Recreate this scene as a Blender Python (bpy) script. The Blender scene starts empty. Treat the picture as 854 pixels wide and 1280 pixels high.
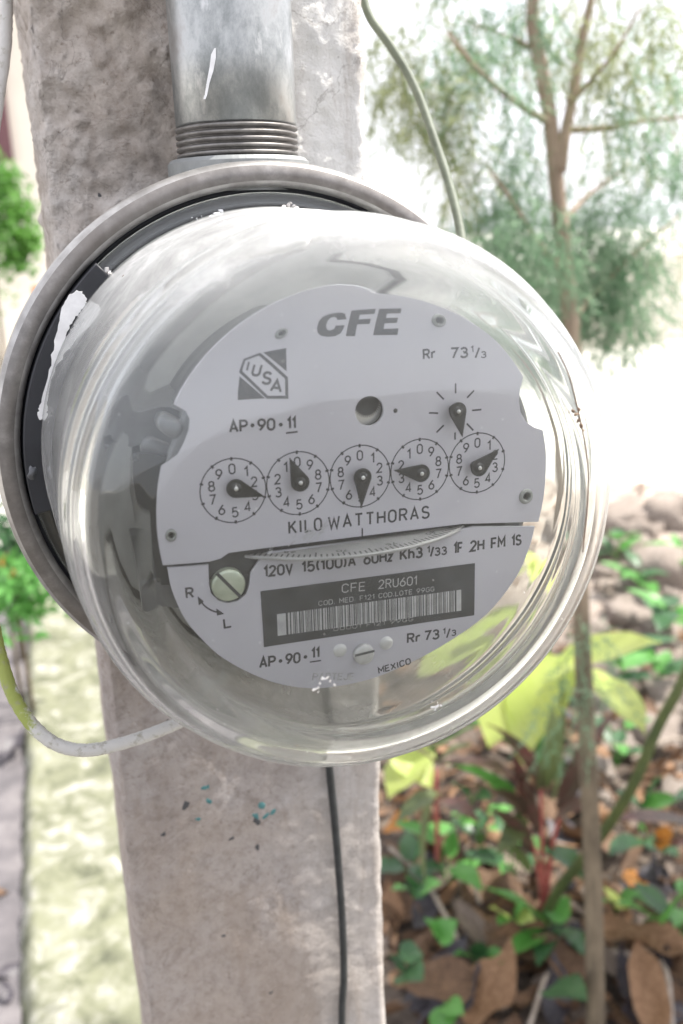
import bpy, bmesh, math, random
from mathutils import Vector, Matrix, noise
from mathutils.bvhtree import BVHTree
random.seed(7)
PI = math.pi
scene = bpy.context.scene
C = scene.collection
SUN_STRENGTH, SKY_STRENGTH, EXPOSURE, CLOUD = 3.4, 0.12, 1.6, 5.2
SUN_DIR = Vector((0.52, -0.022, 0.85)).normalized()        # towards the sun

# ---------------------------------------------------------------- camera, sky, sun, exposure
F_PX, PW, PH = 1128.76, 854, 1280
METER_Z = 1.30
# rows: camera right / up / back in the meter's own frame (x right, y up, z out of the dial)
R_CAM = Matrix(((0.9501, -0.0320, 0.3102), (0.1196, 0.9560, -0.2677), (-0.2880, 0.2915, 0.9122)))
CAM_LOCAL = Vector((-0.06914, 0.06539, 0.21320))
M_METER = Matrix.Translation((0, 0, METER_Z)) @ Matrix.Rotation(PI/2, 4, 'X')

cam = bpy.data.cameras.new('camera')
cam_o = bpy.data.objects.new('camera', cam); C.objects.link(cam_o)
cam.sensor_fit = 'VERTICAL'; cam.sensor_height = 36.0; cam.sensor_width = 24.0
cam.lens = 36.0*F_PX/PH
cam.clip_start = 0.01; cam.clip_end = 2000
cam_o.matrix_world = M_METER @ (Matrix.Translation(CAM_LOCAL) @ R_CAM.transposed().normalized().to_4x4())
cam.dof.use_dof = True; cam.dof.focus_distance = 0.262; cam.dof.aperture_fstop = 12.5
scene.camera = cam_o

world = bpy.data.worlds.new('World'); scene.world = world
world.use_nodes = True
wn = world.node_tree.nodes; wl = world.node_tree.links
sky = wn.new('ShaderNodeTexSky'); sky.sky_type = 'NISHITA'; sky.sun_disc = False
sky.sun_elevation = math.asin(SUN_DIR.z)
sky.sun_rotation = math.atan2(SUN_DIR.x, SUN_DIR.y)
sky.dust_density = 4.0; sky.air_density = 1.0; sky.ozone_density = 1.0; sky.altitude = 0
# thin bright overcast with the blue showing faintly through it
tcw = wn.new('ShaderNodeTexCoord'); nw = wn.new('ShaderNodeTexNoise'); nw.inputs['Scale'].default_value = 1.7; nw.inputs['Detail'].default_value = 6
wl.new(tcw.outputs['Generated'], nw.inputs['Vector'])
rw = wn.new('ShaderNodeMapRange'); wl.new(nw.outputs['Fac'], rw.inputs[0])
rw.inputs[1].default_value = 0.3; rw.inputs[2].default_value = 0.6; rw.inputs[3].default_value = 0.72; rw.inputs[4].default_value = 0.96
mw = wn.new('ShaderNodeMix'); mw.data_type = 'RGBA'; wl.new(rw.outputs[0], mw.inputs[0])
wl.new(sky.outputs[0], mw.inputs[6]); mw.inputs[7].default_value = (CLOUD*0.985, CLOUD*0.985, CLOUD*1.05, 1)
wl.new(mw.outputs[2], wn['Background'].inputs[0])
wn['Background'].inputs[1].default_value = SKY_STRENGTH

sun = bpy.data.lights.new('sun', 'SUN'); sun.energy = SUN_STRENGTH; sun.angle = math.radians(0.6)
sun.color = (1.0, 0.955, 0.88)
sun_o = bpy.data.objects.new('sun', sun); C.objects.link(sun_o)
sun_o.rotation_euler = SUN_DIR.to_track_quat('Z', 'Y').to_euler(); sun_o.location = (3, -1, 6)
vs = scene.view_settings
vs.view_transform = 'Standard'; vs.look = 'None'; vs.gamma = 1.0; vs.exposure = EXPOSURE
vs.use_curve_mapping = False
scene.cycles.transparent_max_bounces = 24
scene.cycles.max_bounces = 20; scene.cycles.transmission_bounces = 20; scene.cycles.glossy_bounces = 6
scene.cycles.sample_clamp_indirect = 6.0
scene.cycles.use_denoising = True

# ---------------------------------------------------------------- placing helpers
def ray(px, py):
    return Vector(((px-427)/F_PX, -(py-640)/F_PX, -1.0)) @ R_CAM     # row vector times matrix: into meter frame
def at(px, py, z=0.0):
    """millimetre position in the meter's frame, on the plane z (mm)"""
    d = ray(px, py); s = (z/1000-CAM_LOCAL.z)/d.z
    return (CAM_LOCAL + d*s)*1000
def wd(px, py, depth=None, zg=None):
    d = ray(px, py); w = Vector((d.x, -d.z, d.y)); c = Vector((CAM_LOCAL.x, -CAM_LOCAL.z, CAM_LOCAL.y+METER_Z))
    s = depth if depth is not None else (zg-c.z)/w.z
    return c + w*s

# ---------------------------------------------------------------- materials
def new_mat(name):
    m = bpy.data.materials.new(name); m.use_nodes = True
    nt = m.node_tree; b = nt.nodes['Principled BSDF']
    return m, nt, b
def N(nt, t, **kw):
    n = nt.nodes.new(t)
    for k, v in kw.items():
        if k in n.inputs: n.inputs[k].default_value = v
        else: setattr(n, k, v)
    return n
def coords(nt, scale=(1, 1, 1), loc=(0, 0, 0)):
    tc = N(nt, 'ShaderNodeTexCoord'); mp = N(nt, 'ShaderNodeMapping')
    mp.inputs['Scale'].default_value = scale; mp.inputs['Location'].default_value = loc
    nt.links.new(tc.outputs['Object'], mp.inputs[0]); return mp.outputs[0]
def ramp(nt, src, stops):
    r = N(nt, 'ShaderNodeValToRGB'); e = r.color_ramp.elements
    while len(e) < len(stops): e.new(0.5)
    for el, (p, c) in zip(e, stops):
        el.position = p; el.color = (*c, 1) if len(c) == 3 else c
    nt.links.new(src, r.inputs[0]); return r.outputs[0]
def noise_tex(nt, vec, scale, detail=6, rough=0.6, dist=0.0):
    n = N(nt, 'ShaderNodeTexNoise'); n.inputs['Scale'].default_value = scale
    n.inputs['Detail'].default_value = detail; n.inputs['Roughness'].default_value = rough
    n.inputs['Distortion'].default_value = dist
    nt.links.new(vec, n.inputs['Vector']); return n.outputs['Fac']
def mixc(nt, fac, a, b, mode='MIX'):
    m = N(nt, 'ShaderNodeMix'); m.data_type = 'RGBA'; m.blend_type = mode
    for s, i in ((fac, 0), (a, 6), (b, 7)):
        if hasattr(s, 'links'): nt.links.new(s, m.inputs[i])
        else: m.inputs[i].default_value = s if i == 0 else (*s, 1)
    return m.outputs[2]
def bump(nt, b, h, strength=0.4, dist=0.001):
    bp = N(nt, 'ShaderNodeBump'); bp.inputs['Strength'].default_value = strength
    bp.inputs['Distance'].default_value = dist
    nt.links.new(h, bp.inputs['Height']); nt.links.new(bp.outputs[0], b.inputs['Normal']); return bp
def surf(name, c1, c2, scale=30, rough=0.7, metal=0.0, bstr=0.3, bdist=0.0005, c3=None, stretch=(1, 1, 1), spec=0.5, detail=7):
    m, nt, b = new_mat(name)
    v = coords(nt, stretch)
    n1 = noise_tex(nt, v, scale, detail, 0.62)
    stops = [(0.35, c1), (0.65, c2)] if c3 is None else [(0.3, c1), (0.5, c2), (0.7, c3)]
    nt.links.new(ramp(nt, n1, stops), b.inputs['Base Color'])
    b.inputs['Roughness'].default_value = rough; b.inputs['Metallic'].default_value = metal
    b.inputs['Specular IOR Level'].default_value = spec
    n2 = noise_tex(nt, v, scale*3.3, 4, 0.6)
    bump(nt, b, n2, bstr, bdist)
    return m
def leaf_mat(name, c1, c2, scale=25, trans=0.4, rough=0.45, tcol=None):
    m, nt, b = new_mat(name)
    v = coords(nt)
    col = ramp(nt, noise_tex(nt, v, scale, 5, 0.6), [(0.35, c1), (0.65, c2)])
    nt.links.new(col, b.inputs['Base Color']); b.inputs['Roughness'].default_value = rough
    bump(nt, b, noise_tex(nt, v, scale*5, 3, 0.5), 0.3, 0.0008)
    tr = N(nt, 'ShaderNodeBsdfTranslucent')
    if tcol: tr.inputs[0].default_value = (*tcol, 1)
    else: nt.links.new(col, tr.inputs[0])
    mx = N(nt, 'ShaderNodeMixShader'); mx.inputs[0].default_value = trans
    nt.links.new(b.outputs[0], mx.inputs[1]); nt.links.new(tr.outputs[0], mx.inputs[2])
    nt.links.new(mx.outputs[0], nt.nodes['Material Output'].inputs['Surface'])
    return m

M = {}
# -- concrete
m, nt, b = new_mat('post_concrete')
v = coords(nt)
big = noise_tex(nt, v, 9, 5, 0.6, 0.3)
mid = noise_tex(nt, v, 38, 8, 0.7)
fine = noise_tex(nt, v, 420, 5, 0.7)
base = ramp(nt, mid, [(0.30, (0.42, 0.372, 0.335)), (0.48, (0.54, 0.492, 0.455)), (0.64, (0.63, 0.595, 0.565))])
base = mixc(nt, ramp(nt, big, [(0.42, (0, 0, 0)), (0.62, (1, 1, 1))]), base, (0.53, 0.458, 0.392))
nt.nodes[-1].inputs[0]
sp = ramp(nt, fine, [(0.30, (0.60, 0.56, 0.53)), (0.42, (1, 1, 1))])
base = mixc(nt, 0.85, base, sp, 'MULTIPLY')
base = mixc(nt, 0.9, base, ramp(nt, noise_tex(nt, v, 170, 6, 0.75), [(0.36, (0.78, 0.76, 0.74)), (0.50, (1, 1, 1)), (0.70, (1.12, 1.12, 1.12))]), 'MULTIPLY')
# the smooth lower part is greyer and dirtier than the stuccoed upper part
sx = N(nt, 'ShaderNodeSeparateXYZ'); nt.links.new(coords(nt), sx.inputs[0])
mz = N(nt, 'ShaderNodeMapRange'); nt.links.new(sx.outputs[2], mz.inputs[0]); mz.inputs[1].default_value = 1.22; mz.inputs[2].default_value = 1.34
base = mixc(nt, 1.0, base, mixc(nt, mz.outputs[0], (0.75, 0.745, 0.765), (1.0, 1.0, 1.0)), 'MULTIPLY')
# glare painted into the colour: paler towards the upper right of the face
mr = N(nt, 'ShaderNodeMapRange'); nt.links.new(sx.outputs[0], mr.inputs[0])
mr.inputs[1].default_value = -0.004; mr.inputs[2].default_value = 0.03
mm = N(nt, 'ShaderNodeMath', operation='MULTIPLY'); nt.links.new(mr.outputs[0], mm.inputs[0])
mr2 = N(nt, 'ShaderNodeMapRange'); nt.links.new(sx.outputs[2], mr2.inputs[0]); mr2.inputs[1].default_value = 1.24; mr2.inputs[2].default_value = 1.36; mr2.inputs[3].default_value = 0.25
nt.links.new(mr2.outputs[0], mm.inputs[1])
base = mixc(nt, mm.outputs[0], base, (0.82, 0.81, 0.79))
# long faint stains running down and a few hairline cracks
stn = noise_tex(nt, coords(nt, (1, 1, .22)), 55, 6, .65, .8)
base = mixc(nt, ramp(nt, stn, [(0.50, (0, 0, 0)), (0.66, (0.55, 0.55, 0.55))]), base, (0.33, 0.27, 0.225))
wv = noise_tex(nt, v, 17, 9, .62, 1.2)
base = mixc(nt, ramp(nt, wv, [(0.492, (0, 0, 0)), (0.50, (0.45, 0.45, 0.45)), (0.508, (0, 0, 0))]), base, (0.20, 0.17, 0.15))
# dark pits
vo = N(nt, 'ShaderNodeTexVoronoi'); vo.inputs['Scale'].default_value = 75; vo.inputs['Randomness'].default_value = 1
nt.links.new(v, vo.inputs['Vector'])
pit = ramp(nt, vo.outputs['Distance'], [(0.045, (1, 1, 1)), (0.10, (0, 0, 0))])
pm = N(nt, 'ShaderNodeMath', operation='MULTIPLY'); nt.links.new(pit, pm.inputs[0])
nt.links.new(ramp(nt, noise_tex(nt, v, 26, 3, 0.5), [(0.52, (0, 0, 0)), (0.6, (1, 1, 1))]), pm.inputs[1])
base = mixc(nt, pm.outputs[0], base, (0.10, 0.085, 0.075))
nt.links.new(base, b.inputs['Base Color']); b.inputs['Roughness'].default_value = 0.92
b.inputs['Specular IOR Level'].default_value = 0.25
ad = N(nt, 'ShaderNodeMath', operation='MULTIPLY_ADD'); nt.links.new(fine, ad.inputs[0]); ad.inputs[1].default_value = 0.35
nt.links.new(noise_tex(nt, v, 120, 8, 0.75), ad.inputs[2])
bump(nt, b, ad.outputs[0], 0.9, 0.0034)
M['concrete'] = m

# -- galvanised pipe
m, nt, b = new_mat('galvanised_pipe')
v = coords(nt)
n1 = noise_tex(nt, coords(nt, (1, 1, .6)), 42, 9, 0.72, 0.1)
n2 = noise_tex(nt, coords(nt, (1, 1, .4)), 130, 6, 0.65)
c = ramp(nt, n1, [(0.30, (0.15, 0.16, 0.165)), (0.45, (0.27, 0.285, 0.285)), (0.56, (0.42, 0.43, 0.43)), (0.70, (0.30, 0.275, 0.26))])
c = mixc(nt, ramp(nt, n2, [(0.58, (0, 0, 0)), (0.66, (0.8, 0.8, 0.8))]), c, (0.58, 0.58, 0.58))
nt.links.new(c, b.inputs['Base Color']); b.inputs['Metallic'].default_value = 0.8
rr = ramp(nt, n1, [(0.3, (0.5, 0.5, 0.5)), (0.7, (0.32, 0.32, 0.32))]); nt.links.new(rr, b.inputs['Roughness'])
bump(nt, b, n2, 0.25, 0.0006); M['pipe'] = m
M['thread'] = surf('worn_thread_metal', (0.12, 0.112, 0.106), (0.26, 0.25, 0.24), 120, 0.5, 0.6, 0.3, 0.0003)

# -- snap ring: weathered aluminium
m, nt, b = new_mat('weathered_ring')
v = coords(nt)
n1 = noise_tex(nt, v, 160, 7, 0.7); n2 = noise_tex(nt, v, 35, 4, 0.6)
c = ramp(nt, n1, [(0.34, (0.15, 0.142, 0.136)), (0.52, (0.20, 0.19, 0.183)), (0.68, (0.265, 0.253, 0.244))])
c = mixc(nt, ramp(nt, n2, [(0.40, (0, 0, 0)), (0.66, (0.6, 0.6, 0.6))]), c, (0.155, 0.137, 0.125))
nt.links.new(c, b.inputs['Base Color']); b.inputs['Metallic'].default_value = 0.6; b.inputs['Roughness'].default_value = 0.42
bump(nt, b, n1, 0.25, 0.0003); M['ring'] = m
M['bright_edge'] = surf('worn_bright_edge', (0.26, 0.25, 0.24), (0.42, 0.41, 0.40), 130, 0.38, 0.7, 0.2, 0.0002)  # paler metal paints the sky's highlight along the ring's rim and lip
M['hub'] = surf('cast_hub_metal', (0.18, 0.19, 0.19), (0.29, 0.30, 0.30), 60, 0.6, 0.4, 0.4, 0.0005)
M['black'] = surf('black_plastic', (0.012, 0.013, 0.018), (0.022, 0.024, 0.030), 45, 0.5, 0.0, 0.15, 0.0003)
M['base_in'] = surf('pale_grey_base', (0.26, 0.265, 0.27), (0.36, 0.365, 0.37), 30, 0.5, 0.0, 0.2, 0.0004)
M['frame'] = surf('cast_frame', (0.08, 0.083, 0.092), (0.15, 0.153, 0.165), 60, 0.42, 0.4, 0.3, 0.0004)
M['steel'] = surf('steel', (0.42, 0.42, 0.43), (0.6, 0.6, 0.61), 150, 0.3, 0.8, 0.15, 0.0002)
M['rivet'] = surf('pale_rivet', (0.42, 0.42, 0.43), (0.52, 0.52, 0.53), 200, 0.4, 0.3, 0.1, 0.0001)
M['dark'] = surf('dark_hole', (0.03, 0.03, 0.035), (0.06, 0.06, 0.065), 100, 0.6)
M['screw'] = surf('zinc_screw', (0.33, 0.37, 0.30), (0.47, 0.51, 0.43), 260, 0.4, 0.45, 0.25, 0.0002)
M['ink'] = surf('printed_ink', (0.018, 0.018, 0.022), (0.045, 0.045, 0.052), 500, 0.55, 0, 0.05, 0.0001)
M['ink_soft'] = surf('faded_ink', (0.26, 0.26, 0.27), (0.42, 0.42, 0.43), 600, 0.6, 0, 0.05, 0.0001)
M['pointer'] = surf('black_pointer', (0.012, 0.013, 0.016), (0.028, 0.029, 0.034), 300, 0.42, 0.1, 0.1, 0.0001)
M['label'] = surf('grey_black_label', (0.028, 0.030, 0.036), (0.052, 0.055, 0.063), 120, 0.45, 0, 0.06, 0.0001)
M['label_print'] = surf('label_print', (0.32, 0.32, 0.34), (0.42, 0.42, 0.44), 300, 0.5)
M['chip'] = surf('white_paint_chip', (0.72, 0.66, 0.62), (0.84, 0.82, 0.80), 400, 0.8, 0, 0.8, 0.0006)
M['white_paint'] = surf('white_paint', (0.66, 0.66, 0.67), (0.80, 0.80, 0.81), 200, 0.6, 0, 0.2, 0.0003)
M['crust'] = surf('brown_crust', (0.10, 0.06, 0.04), (0.24, 0.16, 0.11), 400, 0.9, 0, 0.8, 0.0006)
M['teal'] = surf('teal_paint_fleck', (0.03, 0.12, 0.13), (0.09, 0.21, 0.21), 300, 0.8, 0, 0.3, 0.0003)

# -- name plate
m, nt, b = new_mat('name_plate')
v = coords(nt)
n1 = noise_tex(nt, v, 18, 4, 0.5)
n2 = noise_tex(nt, coords(nt, (1, 14, 1)), 120, 3, 0.5)
c = ramp(nt, n1, [(0.3, (0.40, 0.393, 0.452)), (0.7, (0.455, 0.446, 0.505))])
vo = N(nt, 'ShaderNodeTexVoronoi'); vo.inputs['Scale'].default_value = 210; nt.links.new(v, vo.inputs['Vector'])
dust = ramp(nt, vo.outputs['Distance'], [(0.04, (1, 1, 1)), (0.075, (0, 0, 0))])
dm = N(nt, 'ShaderNodeMath', operation='MULTIPLY'); nt.links.new(dust, dm.inputs[0])
nt.links.new(ramp(nt, noise_tex(nt, v, 90, 2, 0.5), [(0.56, (0, 0, 0)), (0.62, (0.6, 0.6, 0.6))]), dm.inputs[1])
c = mixc(nt, dm.outputs[0], c, (0.8, 0.8, 0.8))
nt.links.new(c, b.inputs['Base Color']); b.inputs['Roughness'].default_value = 0.5
b.inputs['Metallic'].default_value = 0.12
bump(nt, b, n2, 0.10, 0.0002); M['plate'] = m

# -- rotor disc
m, nt, b = new_mat('rotor_disc')
n1 = noise_tex(nt, coords(nt), 60, 5, 0.6)
nt.links.new(ramp(nt, n1, [(0.3, (0.26, 0.26, 0.27)), (0.7, (0.38, 0.38, 0.39))]), b.inputs['Base Color'])
b.inputs['Metallic'].default_value = 0.3; b.inputs['Roughness'].default_value = 0.42; M['disc'] = m

# -- cover glass: thin clear wall that mirrors by Fresnel and carries a film of grime
def glass_mat(name, film_lo, film_hi, film_col, ior=1.5):
    m, nt, b = new_mat(name); nt.nodes.remove(b)
    v = coords(nt)
    bp = N(nt, 'ShaderNodeBump'); bp.inputs['Strength'].default_value = 0.25; bp.inputs['Distance'].default_value = 0.0006
    nt.links.new(noise_tex(nt, coords(nt, (1, 1, 0.8)), 26, 2, 0.5, 0.3), bp.inputs['Height'])
    mx = N(nt, 'ShaderNodeBsdfGlass'); mx.inputs['IOR'].default_value = ior; mx.inputs['Roughness'].default_value = 0.0
    mx.inputs['Color'].default_value = (0.985, 0.995, 0.985, 1)
    nt.links.new(bp.outputs[0], mx.inputs['Normal'])
    # grime film, thicker to the eye where the wall is seen edge-on
    lw = N(nt, 'ShaderNodeLayerWeight'); lw.inputs['Blend'].default_value = 0.5
    pw = N(nt, 'ShaderNodeMath', operation='POWER'); nt.links.new(lw.outputs['Facing'], pw.inputs[0]); pw.inputs[1].default_value = 2.2
    mr = N(nt, 'ShaderNodeMapRange'); nt.links.new(pw.outputs[0], mr.inputs[0])
    mr.inputs[3].default_value = film_lo; mr.inputs[4].default_value = film_hi
    g = ramp(nt, noise_tex(nt, coords(nt, (1, 1, 1)), 24, 8, 0.72, 0.6), [(0.30, (0.35, 0.35, 0.35)), (0.52, (0.8, 0.8, 0.8)), (0.70, (1.4, 1.4, 1.4))])
    mm = N(nt, 'ShaderNodeMath', operation='MULTIPLY')
    nt.links.new(mr.outputs[0], mm.inputs[0]); nt.links.new(g, mm.inputs[1])
    # dust settled in the bottom of the cup and a denser film towards its top, not on the front window
    sx = N(nt, 'ShaderNodeSeparateXYZ'); nt.links.new(coords(nt), sx.inputs[0])
    def mrange(src, a, b, lo, hi):
        q = N(nt, 'ShaderNodeMapRange'); q.interpolation_type = 'SMOOTHSTEP'; nt.links.new(src, q.inputs[0])
        q.inputs[1].default_value = a; q.inputs[2].default_value = b; q.inputs[3].default_value = lo; q.inputs[4].default_value = hi; return q.outputs[0]
    def mul(a, b, op='MULTIPLY'):
        q = N(nt, 'ShaderNodeMath', operation=op); nt.links.new(a, q.inputs[0]); nt.links.new(b, q.inputs[1]); return q.outputs[0]
    bot = mrange(sx.outputs[1], -0.030, -0.066, 0.0, 0.42); top = mrange(sx.outputs[1], 0.034, 0.066, 0.0, 0.48)
    side = mrange(sx.outputs[2], 0.029, 0.014, 0.0, 1.0)
    film_extra = mul(mul(mul(bot, top, 'ADD'), side), g)
    lo_ = mul(mul(mm.outputs[0], film_extra, 'ADD'), mrange(sx.outputs[2], -0.073, -0.066, 0.06, 1.0)); mm = lo_.node; mm.use_clamp = True
    df = N(nt, 'ShaderNodeBsdfDiffuse'); df.inputs[0].default_value = (*film_col, 1)
    tl = N(nt, 'ShaderNodeBsdfTranslucent'); tl.inputs[0].default_value = (*film_col, 1)
    fm = N(nt, 'ShaderNodeMixShader'); fm.inputs[0].default_value = 0.4
    nt.links.new(df.outputs[0], fm.inputs[1]); nt.links.new(tl.outputs[0], fm.inputs[2])
    m2 = N(nt, 'ShaderNodeMixShader'); nt.links.new(mm.outputs[0], m2.inputs[0])
    nt.links.new(mx.outputs[0], m2.inputs[1]); nt.links.new(fm.outputs[0], m2.inputs[2])
    nt.links.new(m2.outputs[0], nt.nodes['Material Output'].inputs['Surface'])
    return m
M['glass'] = glass_mat('grimy_cover_glass', 0.020, 0.52, (0.59, 0.592, 0.592))

# -- cables
m, nt, b = new_mat('mossy_cable')
v = coords(nt)
sx = N(nt, 'ShaderNodeSeparateXYZ'); nt.links.new(v, sx.inputs[0])
mr = N(nt, 'ShaderNodeMapRange'); nt.links.new(sx.outputs[0], mr.inputs[0])
mr.inputs[1].default_value = wd(10, 880, .285).x; mr.inputs[2].default_value = wd(70, 930, .285).x; mr.inputs[3].default_value = 0.85; mr.inputs[4].default_value = 0.25
sb = N(nt, 'ShaderNodeMath', operation='SUBTRACT'); nt.links.new(mr.outputs[0], sb.inputs[0]); nt.links.new(noise_tex(nt, v, 160, 6, 0.7), sb.inputs[1])
c = mixc(nt, ramp(nt, sb.outputs[0], [(0.0, (0, 0, 0)), (0.12, (1, 1, 1))]), (0.52, 0.51, 0.49), (0.27, 0.31, 0.08))
c = mixc(nt, ramp(nt, noise_tex(nt, v, 260, 5, 0.7), [(0.55, (0, 0, 0)), (0.68, (0.8, 0.8, 0.8))]), c, (0.26, 0.24, 0.18))
nt.links.new(c, b.inputs['Base Color']); b.inputs['Roughness'].default_value = 0.8
bump(nt, b, noise_tex(nt, v, 500, 4, 0.6), 0.5, 0.0006); M['mossy'] = m
M['olive_cable'] = surf('olive_cable', (0.085, 0.10, 0.07), (0.13, 0.15, 0.11), 150, 0.6)
M['black_cable'] = surf('black_cable', (0.012, 0.014, 0.015), (0.028, 0.031, 0.033), 150, 0.55)

# -- ground things
m, nt, b = new_mat('garden_soil')
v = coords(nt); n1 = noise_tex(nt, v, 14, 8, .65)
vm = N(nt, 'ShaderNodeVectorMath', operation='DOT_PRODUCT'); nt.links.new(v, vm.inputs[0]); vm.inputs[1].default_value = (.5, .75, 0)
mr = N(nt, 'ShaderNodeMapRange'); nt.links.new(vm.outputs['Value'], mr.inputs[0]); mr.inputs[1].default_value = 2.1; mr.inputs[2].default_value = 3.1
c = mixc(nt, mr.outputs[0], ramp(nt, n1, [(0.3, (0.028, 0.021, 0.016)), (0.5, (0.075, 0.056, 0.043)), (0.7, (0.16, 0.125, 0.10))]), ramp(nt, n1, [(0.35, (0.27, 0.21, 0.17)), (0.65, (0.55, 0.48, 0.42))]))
nt.links.new(c, b.inputs['Base Color']); b.inputs['Roughness'].default_value = 0.95
bump(nt, b, noise_tex(nt, v, 46, 5, .6), 0.9, 0.02); M['soil'] = m
M['lime_ground'] = surf('pale_limestone_ground', (0.48, 0.46, 0.42), (0.62, 0.60, 0.56), 1.4, 0.95, 0, 0.4, 0.01)
M['paving'] = surf('grey_paving', (0.07, 0.065, 0.07), (0.115, 0.105, 0.11), 9, 0.85, 0, 0.6, 0.004, c3=(0.19, 0.175, 0.175))
m, nt, b = new_mat('mossy_concrete_strip')
v = coords(nt)
c = ramp(nt, noise_tex(nt, v, 13, 10, 0.72, 0.5), [(0.34, (0.05, 0.055, 0.035)), (0.46, (0.13, 0.135, 0.085)), (0.54, (0.22, 0.22, 0.17)), (0.62, (0.38, 0.37, 0.33))])
c = mixc(nt, ramp(nt, noise_tex(nt, v, 9, 6, 0.7), [(0.47, (0, 0, 0)), (0.60, (0.8, 0.8, 0.8))]), c, (0.18, 0.185, 0.12))
nt.links.new(c, b.inputs['Base Color']); b.inputs['Roughness'].default_value = 0.9
bump(nt, b, noise_tex(nt, v, 70, 7, 0.7), 0.6, 0.004); M['strip'] = m
M['yard_ground'] = surf('dark_yard_ground', (0.05, 0.045, 0.035), (0.10, 0.09, 0.07), 8, 0.95, 0, 0.6, 0.01)
M['rock'] = surf('limestone_rock', (0.24, 0.19, 0.155), (0.42, 0.35, 0.30), 26, 0.9, 0, 0.9, 0.012, c3=(0.60, 0.53, 0.47))
m, nt, b = new_mat('conifer_bark')
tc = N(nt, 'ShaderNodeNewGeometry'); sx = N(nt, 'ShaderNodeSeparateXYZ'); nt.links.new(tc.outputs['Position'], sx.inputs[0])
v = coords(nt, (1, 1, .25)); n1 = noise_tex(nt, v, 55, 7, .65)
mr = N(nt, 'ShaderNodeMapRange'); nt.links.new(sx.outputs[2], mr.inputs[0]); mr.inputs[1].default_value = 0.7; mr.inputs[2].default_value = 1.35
c = mixc(nt, mr.outputs[0], ramp(nt, n1, [(0.35, (0.075, 0.058, 0.038)), (0.65, (0.19, 0.15, 0.10))]), ramp(nt, n1, [(0.35, (0.24, 0.175, 0.13)), (0.65, (0.44, 0.34, 0.26))]))  # bark colour pales with height, painting in the glare on the upper trunk
nt.links.new(c, b.inputs['Base Color']); b.inputs['Roughness'].default_value = 0.9
bump(nt, b, noise_tex(nt, v, 180, 4, .6), 0.8, 0.002); M['bark'] = m
M['needle'] = leaf_mat('needle_green', (0.15, 0.27, 0.16), (0.25, 0.36, 0.24), 14, 0.68)
M['needle_olive'] = leaf_mat('needle_olive', (0.21, 0.26, 0.12), (0.32, 0.34, 0.18), 14, 0.68)
M['lime_leaf'] = leaf_mat('yellow_green_leaf', (0.34, 0.44, 0.08), (0.50, 0.58, 0.18), 9, 0.55, 0.35, (0.70, 0.78, 0.26))
for nm in ('lime_leaf',):
    nt = M[nm].node_tree; b = nt.nodes['Principled BSDF']; v = coords(nt)
    wv = N(nt, 'ShaderNodeTexWave'); wv.inputs['Scale'].default_value = 28; wv.inputs['Distortion'].default_value = 2.5; nt.links.new(v, wv.inputs['Vector'])
    old = b.inputs['Base Color'].links[0].from_socket
    nt.links.new(mixc(nt, ramp(nt, wv.outputs['Fac'], [(0.80, (0, 0, 0)), (0.95, (0.6, 0.6, 0.6))]), old, (0.55, 0.62, 0.30)), b.inputs['Base Color'])
M['green_leaf'] = leaf_mat('fresh_green_leaf', (0.07, 0.23, 0.04), (0.13, 0.34, 0.08), 20, 0.35, 0.35)
M['dark_leaf'] = leaf_mat('deep_green_leaf', (0.025, 0.08, 0.03), (0.05, 0.13, 0.045), 20, 0.3, 0.4)
M['red_leaf'] = leaf_mat('maroon_leaf', (0.07, 0.065, 0.045), (0.15, 0.06, 0.055), 18, 0.3, 0.4)
M['red_stem'] = surf('red_stem', (0.38, 0.07, 0.08), (0.52, 0.17, 0.13), 60, 0.5)
M['olive_leaf'] = leaf_mat('olive_leaf', (0.08, 0.11, 0.045), (0.14, 0.17, 0.06), 18, 0.3, 0.45)
M['orange_leaf'] = leaf_mat('orange_leaf', (0.40, 0.14, 0.03), (0.50, 0.24, 0.05), 25, 0.3)
M['dry_a'] = leaf_mat('dry_tan_leaf', (0.17, 0.088, 0.042), (0.31, 0.185, 0.105), 22, 0.2, 0.75)
M['dry_b'] = leaf_mat('dry_brown_leaf', (0.075, 0.042, 0.024), (0.17, 0.098, 0.055), 22, 0.15, 0.75)
M['dry_c'] = leaf_mat('dry_grey_leaf', (0.13, 0.10, 0.077), (0.24, 0.19, 0.155), 22, 0.12, 0.85)
M['wet_leaf'] = leaf_mat('blackened_leaf', (0.03, 0.028, 0.035), (0.07, 0.06, 0.07), 22, 0.05, 0.5)
M['twig'] = surf('pale_twig', (0.22, 0.18, 0.145), (0.36, 0.31, 0.26), 60, 0.9)
M['bush'] = leaf_mat('bright_bush_leaf', (0.07, 0.20, 0.03), (0.16, 0.36, 0.07), 6, 0.4)
M['wall'] = surf('cream_wall', (0.58, 0.54, 0.47), (0.66, 0.62, 0.55), 1.5, 0.9)
M['door'] = surf('maroon_door', (0.09, 0.035, 0.045), (0.13, 0.055, 0.06), 3, 0.5)
M['orange'] = surf('orange_plastic', (0.60, 0.17, 0.05), (0.66, 0.22, 0.07), 8, 0.5)

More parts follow.
